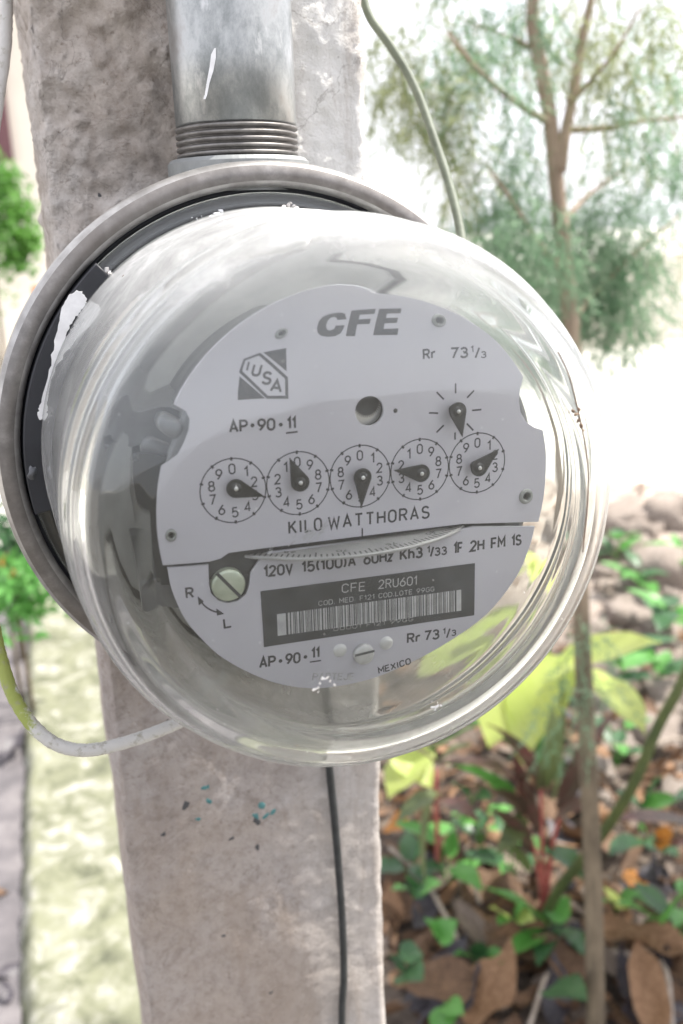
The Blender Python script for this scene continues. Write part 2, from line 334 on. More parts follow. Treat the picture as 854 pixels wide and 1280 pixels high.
# ---------------------------------------------------------------- object helpers
def link(name, me, mat=None, parent=None, smooth=False):
    if isinstance(me, bmesh.types.BMesh):
        bm = me; me = bpy.data.meshes.new(name); bm.to_mesh(me); bm.free()
    if mat is not None and not me.materials: me.materials.append(M[mat] if isinstance(mat, str) else mat)
    if smooth: me.shade_smooth() if hasattr(me, 'shade_smooth') else [setattr(p, 'use_smooth', True) for p in me.polygons]
    o = bpy.data.objects.new(name, me); C.objects.link(o)
    if parent: o.parent = parent
    return o
def tag(o, label, cat, group=None):
    o['label'] = label; o['category'] = cat
    if group: o['group'] = group
    return o
def empty(name, loc, rot=(0, 0, 0)):
    o = bpy.data.objects.new(name, None); C.objects.link(o); o.location = loc; o.rotation_euler = rot
    o.empty_display_size = 0.05
    return o
def lathe(prof, n=96, a0=0.0, a1=2*PI, bm=None, center=(0, 0)):
    """prof: (radius, z) in mm; axis = local z; returns metres"""
    bm = bm or bmesh.new(); full = abs(a1-a0-2*PI) < 1e-6
    cnt = n if full else n+1
    rings = []
    for (r, z) in prof:
        if r < 1e-6: rings.append([bm.verts.new((center[0]/1000, center[1]/1000, z/1000))]); continue
        rings.append([bm.verts.new(((center[0]+r*math.cos(a0+(a1-a0)*i/n))/1000, (center[1]+r*math.sin(a0+(a1-a0)*i/n))/1000, z/1000)) for i in range(cnt)])
    for A, B in zip(rings, rings[1:]):
        for i in range(n):
            j = (i+1) % cnt
            if len(A) == 1 and len(B) == 1: continue
            if len(A) == 1: bm.faces.new((A[0], B[i], B[j]))
            elif len(B) == 1: bm.faces.new((A[i], B[0], A[j]))
            else: bm.faces.new((A[i], B[i], B[j], A[j]))
    bmesh.ops.recalc_face_normals(bm, faces=bm.faces)
    return bm
def catmull(pts, n=8, closed=False):
    P = [Vector(p) for p in pts]; out = []
    L = len(P); rng = range(L) if closed else range(L-1)
    for i in rng:
        p1, p2 = P[i], P[(i+1) % L]
        p0 = P[i-1] if (closed or i > 0) else p1*2-p2
        p3 = P[(i+2) % L] if (closed or i+2 < L) else p2*2-p1
        for k in range(n):
            t = k/n
            out.append(0.5*((2*p1)+(p2-p0)*t+(2*p0-5*p1+4*p2-p3)*t*t+(3*p1-p0-3*p2+p3)*t**3))
    if not closed: out.append(P[-1])
    return out
def tube(pts, rads, seg=8, bm=None, jitter=0.0, cap=True):
    bm = bm or bmesh.new(); rings = []
    up = Vector((0, 0, 1)); prev = None
    for i, p in enumerate(pts):
        a = pts[max(0, i-1)]; c = pts[min(len(pts)-1, i+1)]
        t = (c-a).normalized() if (c-a).length > 0 else up
        if prev is None:
            s = t.cross(up)
            if s.length < 0.1: s = t.cross(Vector((1, 0, 0)))
            s.normalize()
        else:
            s = prev - t*prev.dot(t); s.normalize()
        prev = s; u = t.cross(s)
        r = rads[i] if isinstance(rads, (list, tuple)) else rads
        rings.append([bm.verts.new(p + (s*math.cos(2*PI*k/seg)+u*math.sin(2*PI*k/seg))*r*(1+jitter*random.uniform(-1, 1))) for k in range(seg)])
    for A, B in zip(rings, rings[1:]):
        for k in range(seg): bm.faces.new((A[k], A[(k+1) % seg], B[(k+1) % seg], B[k]))
    if cap:
        bm.faces.new(rings[0][::-1]); bm.faces.new(rings[-1])
    return bm
def poly_plate(outline, holes, z, thick, bevel=0.12):
    """flat sheet with holes (mm, x-y) from z-thick to z, as a mesh in metres"""
    cu = bpy.data.curves.new('outline', 'CURVE'); cu.dimensions = '2D'; cu.fill_mode = 'BOTH'
    cu.extrude = max(thick/2-bevel, 0)/1000; cu.bevel_depth = bevel/1000; cu.bevel_resolution = 1; cu.offset = -bevel/1000
    for pts in [outline]+holes:
        s = cu.splines.new('POLY'); s.points.add(len(pts)-1); s.use_cyclic_u = True
        for q, p in zip(s.points, pts): q.co = (p[0]/1000, p[1]/1000, 0, 1)
    o = bpy.data.objects.new('outline', cu); C.objects.link(o)
    bpy.context.view_layer.update()
    me = bpy.data.meshes.new_from_object(o.evaluated_get(bpy.context.evaluated_depsgraph_get()))
    bpy.data.objects.remove(o); bpy.data.curves.remove(cu)
    me.transform(Matrix.Translation((0, 0, (z-thick/2)/1000)))
    me.materials.clear()
    return me
def flat(polys, z, bm=None, thick=0.0):
    """printed shapes: list of polygons (mm) at height z; tiny thickness"""
    bm = bm or bmesh.new()
    for pts in polys:
        vs_ = [bm.verts.new((p[0]/1000, p[1]/1000, z/1000)) for p in pts]
        f = bm.faces.new(vs_)
        f.normal_update()
    bmesh.ops.triangulate(bm, faces=bm.faces[:])
    bmesh.ops.recalc_face_normals(bm, faces=bm.faces)
    return bm
def stroke(pts, w, z, bm=None, closed=False):
    """flat line of width w mm through pts (mm), mitred"""
    bm = bm or bmesh.new(); n = len(pts); L = []; Rr = []
    q = [Vector((p[0], p[1])) for p in pts]
    for i in range(n):
        a = q[i-1] if (i > 0 or closed) else None; c = q[(i+1) % n] if (i < n-1 or closed) else None
        t1 = (q[i]-a).normalized() if a is not None else None; t2 = (c-q[i]).normalized() if c is not None else None
        if t1 is None: t1 = t2
        if t2 is None: t2 = t1
        n1 = Vector((-t1.y, t1.x)); m_ = n1+Vector((-t2.y, t2.x))
        m_ = m_.normalized() if m_.length > 1e-3 else n1
        nn = m_*(w/2/max(0.35, m_.dot(n1)))
        L.append(bm.verts.new(((q[i].x+nn.x)/1000, (q[i].y+nn.y)/1000, z/1000))); Rr.append(bm.verts.new(((q[i].x-nn.x)/1000, (q[i].y-nn.y)/1000, z/1000)))
    for i in range(n if closed else n-1):
        j = (i+1) % n; bm.faces.new((Rr[i], Rr[j], L[j], L[i]))
    return bm
def _arc(cx, cy, rx, ry, a0, a1, n=8):
    return [(cx+rx*math.cos(math.radians(a0+(a1-a0)*k/n)), cy+ry*math.sin(math.radians(a0+(a1-a0)*k/n))) for k in range(n+1)]
_O = (_arc(.3, .7, .3, .3, 0, 180, 10)+_arc(.3, .3, .3, .3, 180, 360, 10), True)
GLYPH = {      # single-line letters: width, strokes (points, closed)
 '0': (.6, [_O]), 'O': (.6, [_O]), '1': (.28, [([(.0, .76), (.24, 1), (.24, 0)], False)]),
 '2': (.6, [(_arc(.3, .72, .28, .28, 170, -25)+[(.0, .0), (.6, .0)], False)]),
 '3': (.6, [(_arc(.29, .75, .26, .25, 160, -80)+_arc(.3, .27, .3, .27, 85, -160), False)]),
 '4': (.6, [([(.44, 0), (.44, 1), (0, .27), (.6, .27)], False)]),
 '5': (.6, [([(.54, 1), (.1, 1), (.05, .54)]+_arc(.29, .32, .31, .32, 120, -155), False)]),
 '6': (.6, [(_arc(.3, .3, .3, .3, 0, 360, 16)[:-1], True), ([(.48, 1), (.26, .76), (.08, .5), (.01, .3)], False)]),
 '7': (.58, [([(0, 1), (.58, 1), (.36, .5), (.2, 0)], False)]),
 '8': (.6, [(_arc(.3, .76, .25, .24, 0, 360, 14)[:-1], True), (_arc(.3, .27, .3, .27, 0, 360, 16)[:-1], True)]),
 '9': (.6, [(_arc(.3, .7, .3, .3, 0, 360, 16)[:-1], True), ([(.59, .7), (.52, .5), (.34, .24), (.12, 0)], False)]),
 'A': (.64, [([(0, 0), (.32, 1), (.64, 0)], False), ([(.12, .32), (.52, .32)], False)]),
 'C': (.6, [(_arc(.3, .7, .3, .3, 15, 180)+_arc(.3, .3, .3, .3, 180, 345), False)]),
 'D': (.6, [([(0, 0), (0, 1), (.28, 1)]+_arc(.3, .7, .3, .3, 80, 0, 5)+_arc(.3, .3, .3, .3, 0, -80, 5)+[(.28, 0)], True)]),
 'E': (.54, [([(.54, 1), (0, 1), (0, 0), (.54, 0)], False), ([(0, .52), (.48, .52)], False)]),
 'F': (.54, [([(.54, 1), (0, 1), (0, 0)], False), ([(0, .5), (.46, .5)], False)]),
 'G': (.62, [(_arc(.3, .7, .3, .3, 20, 180)+_arc(.3, .3, .3, .3, 180, 360)+[(.6, .46), (.34, .46)], False)]),
 'H': (.6, [([(0, 0), (0, 1)], False), ([(.6, 0), (.6, 1)], False), ([(0, .52), (.6, .52)], False)]),
 'I': (.14, [([(.07, 0), (.07, 1)], False)]), 'J': (.5, [([(.5, 1), (.5, .28)]+_arc(.25, .26, .25, .26, 0, -175), False)]),
 'K': (.6, [([(0, 0), (0, 1)], False), ([(.58, 1), (.02, .42)], False), ([(.2, .6), (.6, 0)], False)]),
 'L': (.5, [([(0, 1), (0, 0), (.5, 0)], False)]), 'M': (.7, [([(0, 0), (0, 1), (.35, .38), (.7, 1), (.7, 0)], False)]),
 'N': (.6, [([(0, 0), (0, 1), (.6, 0), (.6, 1)], False)]),
 'P': (.58, [([(0, 0), (0, 1), (.32, 1)]+_arc(.32, .74, .26, .26, 80, -80, 7)+[(.32, .48), (0, .48)], False)]),
 'R': (.6, [([(0, 0), (0, 1), (.32, 1)]+_arc(.32, .75, .26, .25, 80, -80, 7)+[(.32, .5), (0, .5)], False), ([(.3, .5), (.6, 0)], False)]),
 'S': (.6, [(_arc(.3, .75, .27, .25, 20, 230, 8)+[(.42, .47)]+_arc(.3, .26, .3, .26, 50, -160, 8), False)]),
 'T': (.6, [([(0, 1), (.6, 1)], False), ([(.3, .97), (.3, 0)], False)]),
 'U': (.6, [([(0, 1), (0, .3)]+_arc(.3, .3, .3, .3, 190, 350)+[(.6, .3), (.6, 1)], False)]),
 'V': (.62, [([(0, 1), (.31, 0), (.62, 1)], False)]), 'W': (.86, [([(0, 1), (.2, 0), (.43, .8), (.66, 0), (.86, 1)], False)]),
 'X': (.6, [([(0, 0), (.6, 1)], False), ([(0, 1), (.6, 0)], False)]),
 'z': (.42, [([(0, .66), (.42, .66), (0, 0), (.42, 0)], False)]), 'r': (.36, [([(0, 0), (0, .68)], False), (_arc(.22, .42, .2, .26, 170, 50, 5), False)]),
 'h': (.48, [([(0, 0), (0, 1)], False), ([(.0, .4)]+_arc(.24, .42, .24, .26, 160, 0, 7)+[(.48, 0)], False)]),
 '.': (.12, [([(.06, 0), (.06, .13)], False)]), '(': (.2, [(_arc(.5, .5, .45, .68, 130, 230), False)]), ')': (.2, [(_arc(-.3, .5, .45, .68, 50, -50), False)]),
 '/': (.5, [([(0, -.05), (.5, 1.05)], False)]), ' ': (.32, [])}
def write(bm, body, p0, p1, h, z, weight=0.18, shear=0.0, gap=0.26, **_):
    """letters drawn along the baseline p0-p1 (mm), cap height h (mm)"""
    p0 = Vector(p0[:2]); p1 = Vector(p1[:2]); e = p1-p0; u = e.normalized(); w = Vector((-u.y, u.x))
    tot = sum(GLYPH[c][0] for c in body)+gap*(len(body)-1)
    W_ = weight*h; k = (e.length-W_)/tot if tot > .3 else h; x = 0.0; hh = h-W_
    for c in body:
        gw, strokes = GLYPH[c]
        for si, (pts, closed) in enumerate(strokes):
            dz = .012*si
            stroke([(p0+u*(W_/2+(x+gx)*k+shear*gy*h)+w*(W_/2+gy*hh)) for gx, gy in pts], W_, z+dz, bm, closed)
        x += gw+gap
    return bm
def hmm(px, py, h, z=0): return (at(px, py, z)-at(px, py-h, z)).length
def text_px(bm, body, a, b, hpx, z, **kw):
    return write(bm, body, at(*a, z), at(*b, z), hmm(a[0], a[1], hpx, z), z, **kw)

# ================================================================ SETTING
def grid(name, x0, x1, y0, y1, nx, ny, hf, mat):
    bm = bmesh.new(); V = []
    for j in range(ny+1):
        for i in range(nx+1):
            x = x0+(x1-x0)*i/nx; y = y0+(y1-y0)*j/ny; V.append(bm.verts.new((x, y, hf(x, y))))
    for j in range(ny):
        for i in range(nx):
            a = j*(nx+1)+i; bm.faces.new((V[a], V[a+1], V[a+nx+2], V[a+nx+1]))
    return link(name, bm, mat, smooth=True)
def nz(x, y, s, z=0.0): return noise.noise(Vector((x*s, y*s, z)))
def garden_h(x, y):
    h = 0.02 + 0.03*nz(x, y, 2.2) + 0.012*nz(x, y, 9) + 0.005*nz(x, y, 30)
    d = max(0, y*0.75+x*0.5-2.6); h += 0.10*min(d, 1.0)
    e = min(x-0.13, 1, 6.5-x, y-0.2, 1); h = h*max(0, min(1, e*12)) + 0.004
    far = (y*0.75+x*0.62); h -= max(0, far-4.35)*0.9
    return max(h, -0.12)
g = grid('ground', -900, 900, -300, 1500, 60, 60, lambda x, y: -0.004, 'lime_ground'); g['kind'] = 'structure'
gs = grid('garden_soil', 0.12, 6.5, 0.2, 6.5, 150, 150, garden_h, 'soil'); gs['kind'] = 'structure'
pv = grid('pavement', -3.0, -0.262, -0.42, 3.7, 120, 200, lambda x, y: 0.006+0.003*nz(x, y, 5), 'paving'); pv['kind'] = 'structure'
yd = grid('yard', -120.0, 120.0, -250.0, -0.42, 80, 80, lambda x, y: 0.012+0.008*nz(x, y, 2), 'yard_ground'); yd['kind'] = 'structure'  # unseen dark ground added behind the camera to darken the glass reflections
def strip_h(x, y):
    e = min(x+0.262+0.022*nz(0, y, 7)+0.01*nz(3, y, 31), 0.118-x)
    return 0.05*min(1, max(0, e*45))**0.5 + 0.004*nz(x, y, 14) + 0.002*nz(x, y, 50)
st = grid('path', -0.268, 0.124, -0.4, 5.2, 40, 400, strip_h, 'strip'); st['kind'] = 'structure'

# ---- concrete post (front face at Y = 0.114)
POST_Z = -117.0
PX0 = (at(28, 0, POST_Z).x+at(180, 1280, POST_Z).x)/2000; PX1 = (at(477, 960, POST_Z).x+at(487, 1280, POST_Z).x)/2000
PY0, PY1 = -POST_Z/1000, -POST_Z/1000+0.11
def post_mesh():
    bm = bmesh.new(); zs = []
    z = 0.0
    while z < 1.02: zs.append(z); z += 0.03
    while z < 1.50: zs.append(z); z += 0.0016
    while z < 2.72: zs.append(z); z += 0.03
    per = []
    nfx, nsd = 66, 14
    for i in range(nfx): per.append((PX0+(PX1-PX0)*i/nfx, PY0, (0, -1)))
    for i in range(nsd): per.append((PX1, PY0+(PY1-PY0)*i/nsd, (1, 0)))
    for i in range(6): per.append((PX1+(PX0-PX1)*i/6, PY1, (0, 1)))
    for i in range(nsd): per.append((PX0, PY1+(PY0-PY1)*i/nsd, (-1, 0)))
    rows = []
    for z in zs:
        row = []
        for (x, y, n) in per:
            # corners rounded by ~3 mm
            cx = min(x-PX0, PX1-x); cy = min(y-PY0, PY1-y)
            q = Vector((x*60, y*60, z*60)); big = noise.noise(q*0.35)
            rough = 1.0 if z > METER_Z-0.02 else 0.13
            if z > METER_Z-0.02 and x > 0.012: rough = 0.4
            lump = noise.noise(q*1.1)*0.0030 + noise.noise(q*2.3+Vector((0, 0, noise.noise(q)*2)))*0.0022 + abs(noise.noise(q*4.3))*0.0018*(1+2*max(0, noise.noise(q*.6))) + noise.noise(q*13)*0.0009 + 0.006*max(0, noise.noise(q*3.4+Vector((1, 7, 3)))-.30)
            crater = max(0, noise.noise(q*1.9+Vector((9, 3, 1)))-0.22)*0.004
            d = 0.0012*big + rough*(lump-crater) + 0.25*rough*0.0008*noise.noise(q*25)
            if abs(n[0]): d *= 0.5
            edge = noise.noise(Vector((n[0]*5, y*20, z*38)))*0.0011 + noise.noise(Vector((x*40, 3, z*120)))*0.0005
            corner = max(0, 0.003-max(cx, cy)) if min(cx, cy) < 1e-6 and max(cx, cy) < 0.003 else 0
            sgnx = 1 if x > (PX0+PX1)/2 else -1; sgny = 1 if y > (PY0+PY1)/2 else -1
            X = x + n[0]*(d+edge) - sgnx*corner*0.6*(1 if abs(n[1]) else 0.6)
            Y = y + n[1]*d - sgny*corner*0.6
            if abs(n[1]): X += sgnx*(edge if cx < 0.003 else 0)
            row.append(bm.verts.new((X, Y, z)))
        rows.append(row)
    L = len(per)
    for A, B in zip(rows, rows[1:]):
        for k in range(L): bm.faces.new((A[k], A[(k+1) % L], B[(k+1) % L], B[k]))
    bm.faces.new(rows[-1]); 
    return bm
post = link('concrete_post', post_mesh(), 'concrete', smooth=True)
tag(post, 'rough pale concrete post carrying the round electricity meter', 'post')
# flecks of teal paint and a dark hole in the post, below the meter
def blob(bm, c, r, nrm_axis, seg=9, flatness=0.25):
    """lumpy low chip centred c (m)"""
    top = bm.verts.new(c + nrm_axis*r*flatness)
    a = nrm_axis.orthogonal().normalized(); b_ = nrm_axis.cross(a)
    a2 = a*math.cos(c.x*999)+b_*math.sin(c.x*999); b2 = nrm_axis.cross(a2)
    ring1 = []; ring2 = []
    for k in range(seg):
        t = 2*PI*k/seg; rr = r*random.uniform(0.55, 1.15)
        dirv = a2*math.cos(t)*1.25+b2*math.sin(t)*0.75
        ring1.append(bm.verts.new(c + dirv*rr*0.6 + nrm_axis*r*flatness*random.uniform(0.6, 1.0)))
        ring2.append(bm.verts.new(c + dirv*rr - nrm_axis*r*0.05))
    for k in range(seg):
        j = (k+1) % seg
        bm.faces.new((top, ring1[k], ring1[j])); bm.faces.new((ring1[k], ring2[k], ring2[j], ring1[j]))
post_bvh = BVHTree.FromObject(post, bpy.context.evaluated_depsgraph_get())
CAMW = wd(427, 640, 0.0)
def on_post(px, py):
    d = (wd(px, py, 1.0)-CAMW).normalized(); h = post_bvh.ray_cast(CAMW, d)
    return h[0] if h[0] is not None else wd(px, py, 0.32)
for cx, cy, r in ((254, 985, 7), (262, 1002, 7), (248, 1024, 5), (328, 1008, 9), (342, 1014, 9), (320, 1020, 8), (333, 1020, 7), (260, 984, 5)):
    bm = bmesh.new(); blob(bm, on_post(cx, cy), r*0.30/1129*1.0, Vector((0, -1, 0)), flatness=0.12)
    link('paint_fleck', bm, 'teal', post)
for cx, cy, r in ((232, 1007, 9), (320, 1026, 8), (322, 1058, 7), (290, 1048, 5), (205, 1043, 5), (125, 246, 4), (210, 900, 3), (280, 1170, 4), (340, 1240, 5)):
    bm = bmesh.new(); blob(bm, on_post(cx, cy), r*0.32/1129, Vector((0, -1, 0)), flatness=0.05)
    link('pit', bm, 'dark', post)

# ================================================================ CONDUIT
PIPE_Y = 0.0975
_a, _b = at(213, 100, -97.5).x, at(368, 100, -97.5).x
PIPE_X, PIPE_R = (_a+_b)/2, (_b-_a)/2*0.965
pipe = empty('conduit_pipe', (PIPE_X/1000, PIPE_Y, METER_Z))
tag(pipe, 'galvanised steel conduit pipe running up the post above the meter', 'pipe')
TH1 = at(300, 150, -78).y
bm = lathe([(PIPE_R-2.5, TH1), (PIPE_R-0.6, TH1)] + [(PIPE_R, TH1+0.5+k*20) for k in range(60)] + [(PIPE_R-2.5, 1290)], 72)
link('pipe_body', bm, 'pipe', pipe, True)
TH0, TH1 = at(300, 193, -78).y, at(300, 150, -78).y
prof = []; ST = (TH1-TH0)/5
for k in range(5):
    z = TH0+k*ST
    prof += [(PIPE_R-1.6, z), (PIPE_R-1.5, z+ST*.22), (PIPE_R+0.25, z+ST*.34), (PIPE_R+0.3, z+ST*.74), (PIPE_R-1.3, z+ST*.92)]
prof += [(PIPE_R-0.9, TH1+0.2)]
link('thread', lathe([(PIPE_R-3, TH0-3)]+prof, 72), 'thread', pipe, True)
# white paint streak on the pipe
bm = bmesh.new()
def pipe_pt(px, py):
    best = None
    d = (wd(px, py, 1.0)-CAMW); o_ = CAMW-Vector((PIPE_X/1000, PIPE_Y, 0))
    a = d.x**2+d.y**2; b_ = 2*(o_.x*d.x+o_.y*d.y); c_ = o_.x**2+o_.y**2-((PIPE_R+0.12)/1000)**2
    s = (-b_-math.sqrt(max(0, b_*b_-4*a*c_)))/(2*a); p = CAMW+d*s
    return p - Vector((PIPE_X/1000, PIPE_Y, METER_Z))
L = [(268, 60), (264, 68), (262, 84), (259, 100), (256, 118), (254, 124)]; Rr_ = [(270, 60), (270, 72), (267, 88), (262, 104), (259, 119), (257, 124)]
vl = [bm.verts.new(pipe_pt(*p)) for p in L]; vr = [bm.verts.new(pipe_pt(*p)) for p in Rr_]
for i in range(5): bm.faces.new((vl[i], vl[i+1], vr[i+1], vr[i]))
link('paint_streak', bm, 'white_paint', pipe)
# pipe straps higher up (out of frame) so it is held to the post
bm = lathe([(PIPE_R+0.2, 600), (PIPE_R+1.6, 600), (PIPE_R+1.6, 620), (PIPE_R+0.2, 620)], 48, bm=None)
link('strap', bm, 'thread', pipe, True)

# ================================================================ ELECTRICITY METER
meter = empty('electricity_meter', (0, 0, METER_Z), (PI/2, 0, 0))
tag(meter, 'round electricity meter with domed glass cover and five pointer dials', 'electricity meter')
# socket body behind the ring
sock = link('socket_body', lathe([(0, -112.5), (66, -112.5), (76, -110), (82, -104), (84, -96), (84, -79)], 96), 'hub', meter, True)
HT = at(300, 193, -76).y
bm = lathe([(0, 80), (23.0, 80), (23.0, HT-1.2), (22.0, HT), (PIPE_R-2, HT+.1)], 64)
hub = link('conduit_hub', bm, 'hub', meter)
hub.rotation_euler = (-PI/2, 0, 0); hub.location = (PIPE_X/1000, 0, -PIPE_Y)
# snap ring
prof = [(85.0, -84), (87.6, -83), (88.6, -80), (88.7, -76), (88.2, -73.2), (87.0, -72.0)]
link('ring_rim', lathe(prof, 160), 'bright_edge', meter, True)
prof = [(87.0, -72.0), (85.6, -71.3), (83.9, -71.1), (82.5, -71.7)]
ring = link('snap_ring', lathe(prof, 160), 'ring', meter, True)
prof = [(82.5, -71.7), (81.8, -71.9), (80.9, -72.8), (80.7, -74.2), (81.6, -76.0)]
link('ring_lip', lathe(prof, 160), 'bright_edge', meter, True)
# black base with concentric ridges
prof = [(82.5, -75.8), (80.8, -76.3), (80.4, -77.6), (79.6, -77.6), (79.2, -76.6), (78.3, -76.6), (77.9, -77.8), (77.0, -77.8), (76.6, -76.6), (75.8, -76.4),
        (75.4, -77.5), (74.6, -77.6), (73, -77.8), (71.6, -77.8)]
link('gasket', lathe(prof, 160), 'black', meter, True)
link('meter_base', lathe([(71.6, -77.8), (71, -74), (69.5, -72.5), (66, -72), (52, -72), (50, -70), (0, -70)], 120), 'base_in', meter, True)
# bayonet tab on the left with its rounded end
def arcband(r0, r1, a0, a1, z, th, n=60, r_end=True):
    pts = []
    for k in range(n+1):
        a = math.radians(a0+(a1-a0)*k/n); pts.append((r1*math.cos(a), r1*math.sin(a)))
    for k in range(n+1):
        a = math.radians(a1+(a0-a1)*k/n); rr = r0
        if k == 0: rr = r0+1.2
        pts.append((rr*math.cos(a), rr*math.sin(a)))
    return poly_plate(pts, [], z, th, 0.5)
link('bayonet_tab', arcband(73.6, 80.0, 131, 190, -70.5, 4.5), 'black', meter)
# white paint patch on the tab
pts = [at(*p, -70.4) for p in ((97, 364), (107, 370), (108, 381), (99, 392), (90, 404), (82, 425), (70, 455), (62, 480), (57, 508), (53, 523), (49, 523), (48, 514), (53, 500), (58, 478), (64, 450), (70, 420), (77, 390), (85, 370))]
outl = [(p.x+random.uniform(-.35, .35), p.y+random.uniform(-.35, .35)) for p in catmull([Vector((p.x, p.y, 0)) for p in pts], 5, True)]
link('paint_patch', poly_plate(outl, [], -70.2, 0.25, 0.05), 'white_paint', meter)
# small clear moulding on the left of the base
bm = bmesh.new(); blob(bm, at(40, 590, -71)/1000, 0.0026, Vector((0, 0, 1)), 12, 0.5); link('seal_lug', bm, 'frame', meter, True)

# --- inside: frame, bolts, register works
FX, FY = 3.1, 1.4
link('frame', lathe([(46, -70), (48, -66), (48, -30), (50.5, -28), (50.5, -20), (49, -18), (49, -8.5), (52.3, -8.0), (52.3, -4.5), (50.5, -3.8), (0, -3.8)], 96, center=(FX, FY)), 'frame', meter, True)
for (px, py, r, z) in ((206, 530, 2.3, -3.0), (183, 556, 2.6, -14.0), (200, 562, 1.4, -9.0)):
    p = at(px, py, z)
    bm = lathe([(0, z+1.2), (r*0.75, z+1.1), (r, z+0.5), (r, z-9), (0, z-9)], 20, center=(p.x, p.y)); link('frame_bolt', bm, 'frame', meter, True)

bm = bmesh.new(); bmesh.ops.create_cube(bm, size=1); bm.transform(Matrix.Translation((-.0455, -.002, -.028)) @ Matrix.Diagonal((.016, .036, .034, 1)))
bmesh.ops.bevel(bm, geom=bm.edges[:], offset=.002, segments=2); link('drag_magnet', bm, 'black', meter)
for yy in (-24, 22):
    bm = bmesh.new(); bmesh.ops.create_cube(bm, size=1); bm.transform(Matrix.Translation((-.040, yy/1000, -.040)) @ Matrix.Diagonal((.030, .009, .05, 1)))
    bmesh.ops.bevel(bm, geom=bm.edges[:], offset=.001, segments=1); link('coil_bracket', bm, 'frame', meter)
# --- upper and lower name plate
PR = 54.0
def ang(p): return math.atan2(p.y-FY, p.x-FX)
def arc(a0, a1, r, n=50):      # clockwise from a0 to a1
    while a1 > a0: a1 -= 2*PI
    return [(FX+r*math.cos(a0+(a1-a0)*k/n), FY+r*math.sin(a0+(a1-a0)*k/n)) for k in range(n+1)]
P = lambda *l: [tuple(at(x, y, 0)[:2]) for x, y in l]
pbl = at(204.5, 704); pl1 = at(203, 580); pl2 = at(208, 500); pr1 = at(652, 470); 
pr2 = at(677, 537); pr3 = at(676, 652)
outline = arc(ang(pbl), ang(pl1), PR, 20) + P((217, 566), (226, 551), (231, 535), (229, 519), (220, 506)) + arc(ang(pl2), ang(pr1), PR, 90) \
    + P((648, 486), (646, 500), (648, 515), (655, 527), (665, 534)) + arc(ang(pr2), ang(pr3), PR, 20) \
    + P((590, 653.5), (575, 654), (440, 670.5), (300, 688), (286, 690), (276, 697), (262, 701))
def circ_px(px, py, rpx, z=0, n=20):
    c = at(px, py, z); r = ((at(px+rpx, py, z)-c).length+(at(px, py+rpx, z)-c).length)/2
    return [(c.x+r*math.cos(2*PI*k/n), c.y+r*math.sin(2*PI*k/n)) for k in range(n)], c, r
holes = []
eyelets = [(348, 411, 6.8), (547.5, 399, 6.8), (212.5, 668, 6.3), (655, 619.5, 6.3)]
for px, py, r in eyelets: holes.append(circ_px(px, py, r)[0])
holes.append(circ_px(460.5, 513.5, 17.8, n=40)[0])
upper = link('upper_name_plate', poly_plate(outline, holes, 0.0, 0.9), 'plate', meter)
lo = catmull([Vector((*at(x, y, -0.6)[:2], 0)) for x, y in ((206.5, 709), (212, 737), (228, 772), (248.5, 795), (278, 820), (316, 840.5), (354, 853.5), (395, 858), (440, 852), (483, 839), (546.5, 808), (605.5, 766.5), (643, 720), (659, 684), (666, 657))], 6)
Q = lambda *l: [tuple(at(x, y, -0.6)[:2]) for x, y in l]
lower_out = [(p.x, p.y) for p in lo] + Q((590, 657), (575, 660), (440, 676), (335, 689), (322, 701), (313, 715), (311, 730), (307, 741), (298, 749), (286, 752), (274, 749), (265, 741), (262, 730), (261, 704))
lower = link('lower_name_plate', poly_plate(lower_out, [], -0.6, 0.9), 'plate', meter)
for px, py, r in eyelets:
    c = at(px, py); rr = (at(px+r, py)-c).length
    link('eyelet', lathe([(rr*0.66, -2.0), (rr*0.66, 0.3), (rr*0.85, 0.7), (rr*1.15, 0.6), (rr*1.4, -0.05)], 24, center=(c.x, c.y)), 'hub', meter, True)
    link('eyelet_hole', lathe([(0, -1.6), (rr*0.66, -1.6)], 20, center=(c.x, c.y)), 'dark', meter)
# register hole: a dark well with a toothed wheel
_, c, r = circ_px(460.5, 513.5, 17.8)
link('register_well', lathe([(r*1.06, -1.0), (r*1.06, -3.2), (0, -3.2)], 40, center=(c.x, c.y)), 'dark', meter, True)
bm = bmesh.new(); n = 40; gx, gy = c.x+0.2, c.y+r*0.45; vo_, vi_ = [], []
for k in range(n*4):
    a = 2*PI*k/(n*4); ro_ = r*1.5; ri_ = r*(1.02 if (k % 4) < 2 else 0.84)
    vo_.append(bm.verts.new(((gx+ro_*math.cos(a))/1000, (gy+ro_*math.sin(a))/1000, -0.0024))); vi_.append(bm.verts.new(((gx+ri_*math.cos(a))/1000, (gy+ri_*math.sin(a))/1000, -0.0024)))
for k in range(n*4): j_ = (k+1) % (n*4); bm.faces.new((vo_[k], vo_[j_], vi_[j_], vi_[k]))
link('toothed_wheel', bm, 'steel', meter)
link('pivot_dot', lathe([(0, 0.25), (0.5, 0.2), (0.6, 0)], 14, center=tuple(at(493, 513)[:2])), 'dark', meter, True)

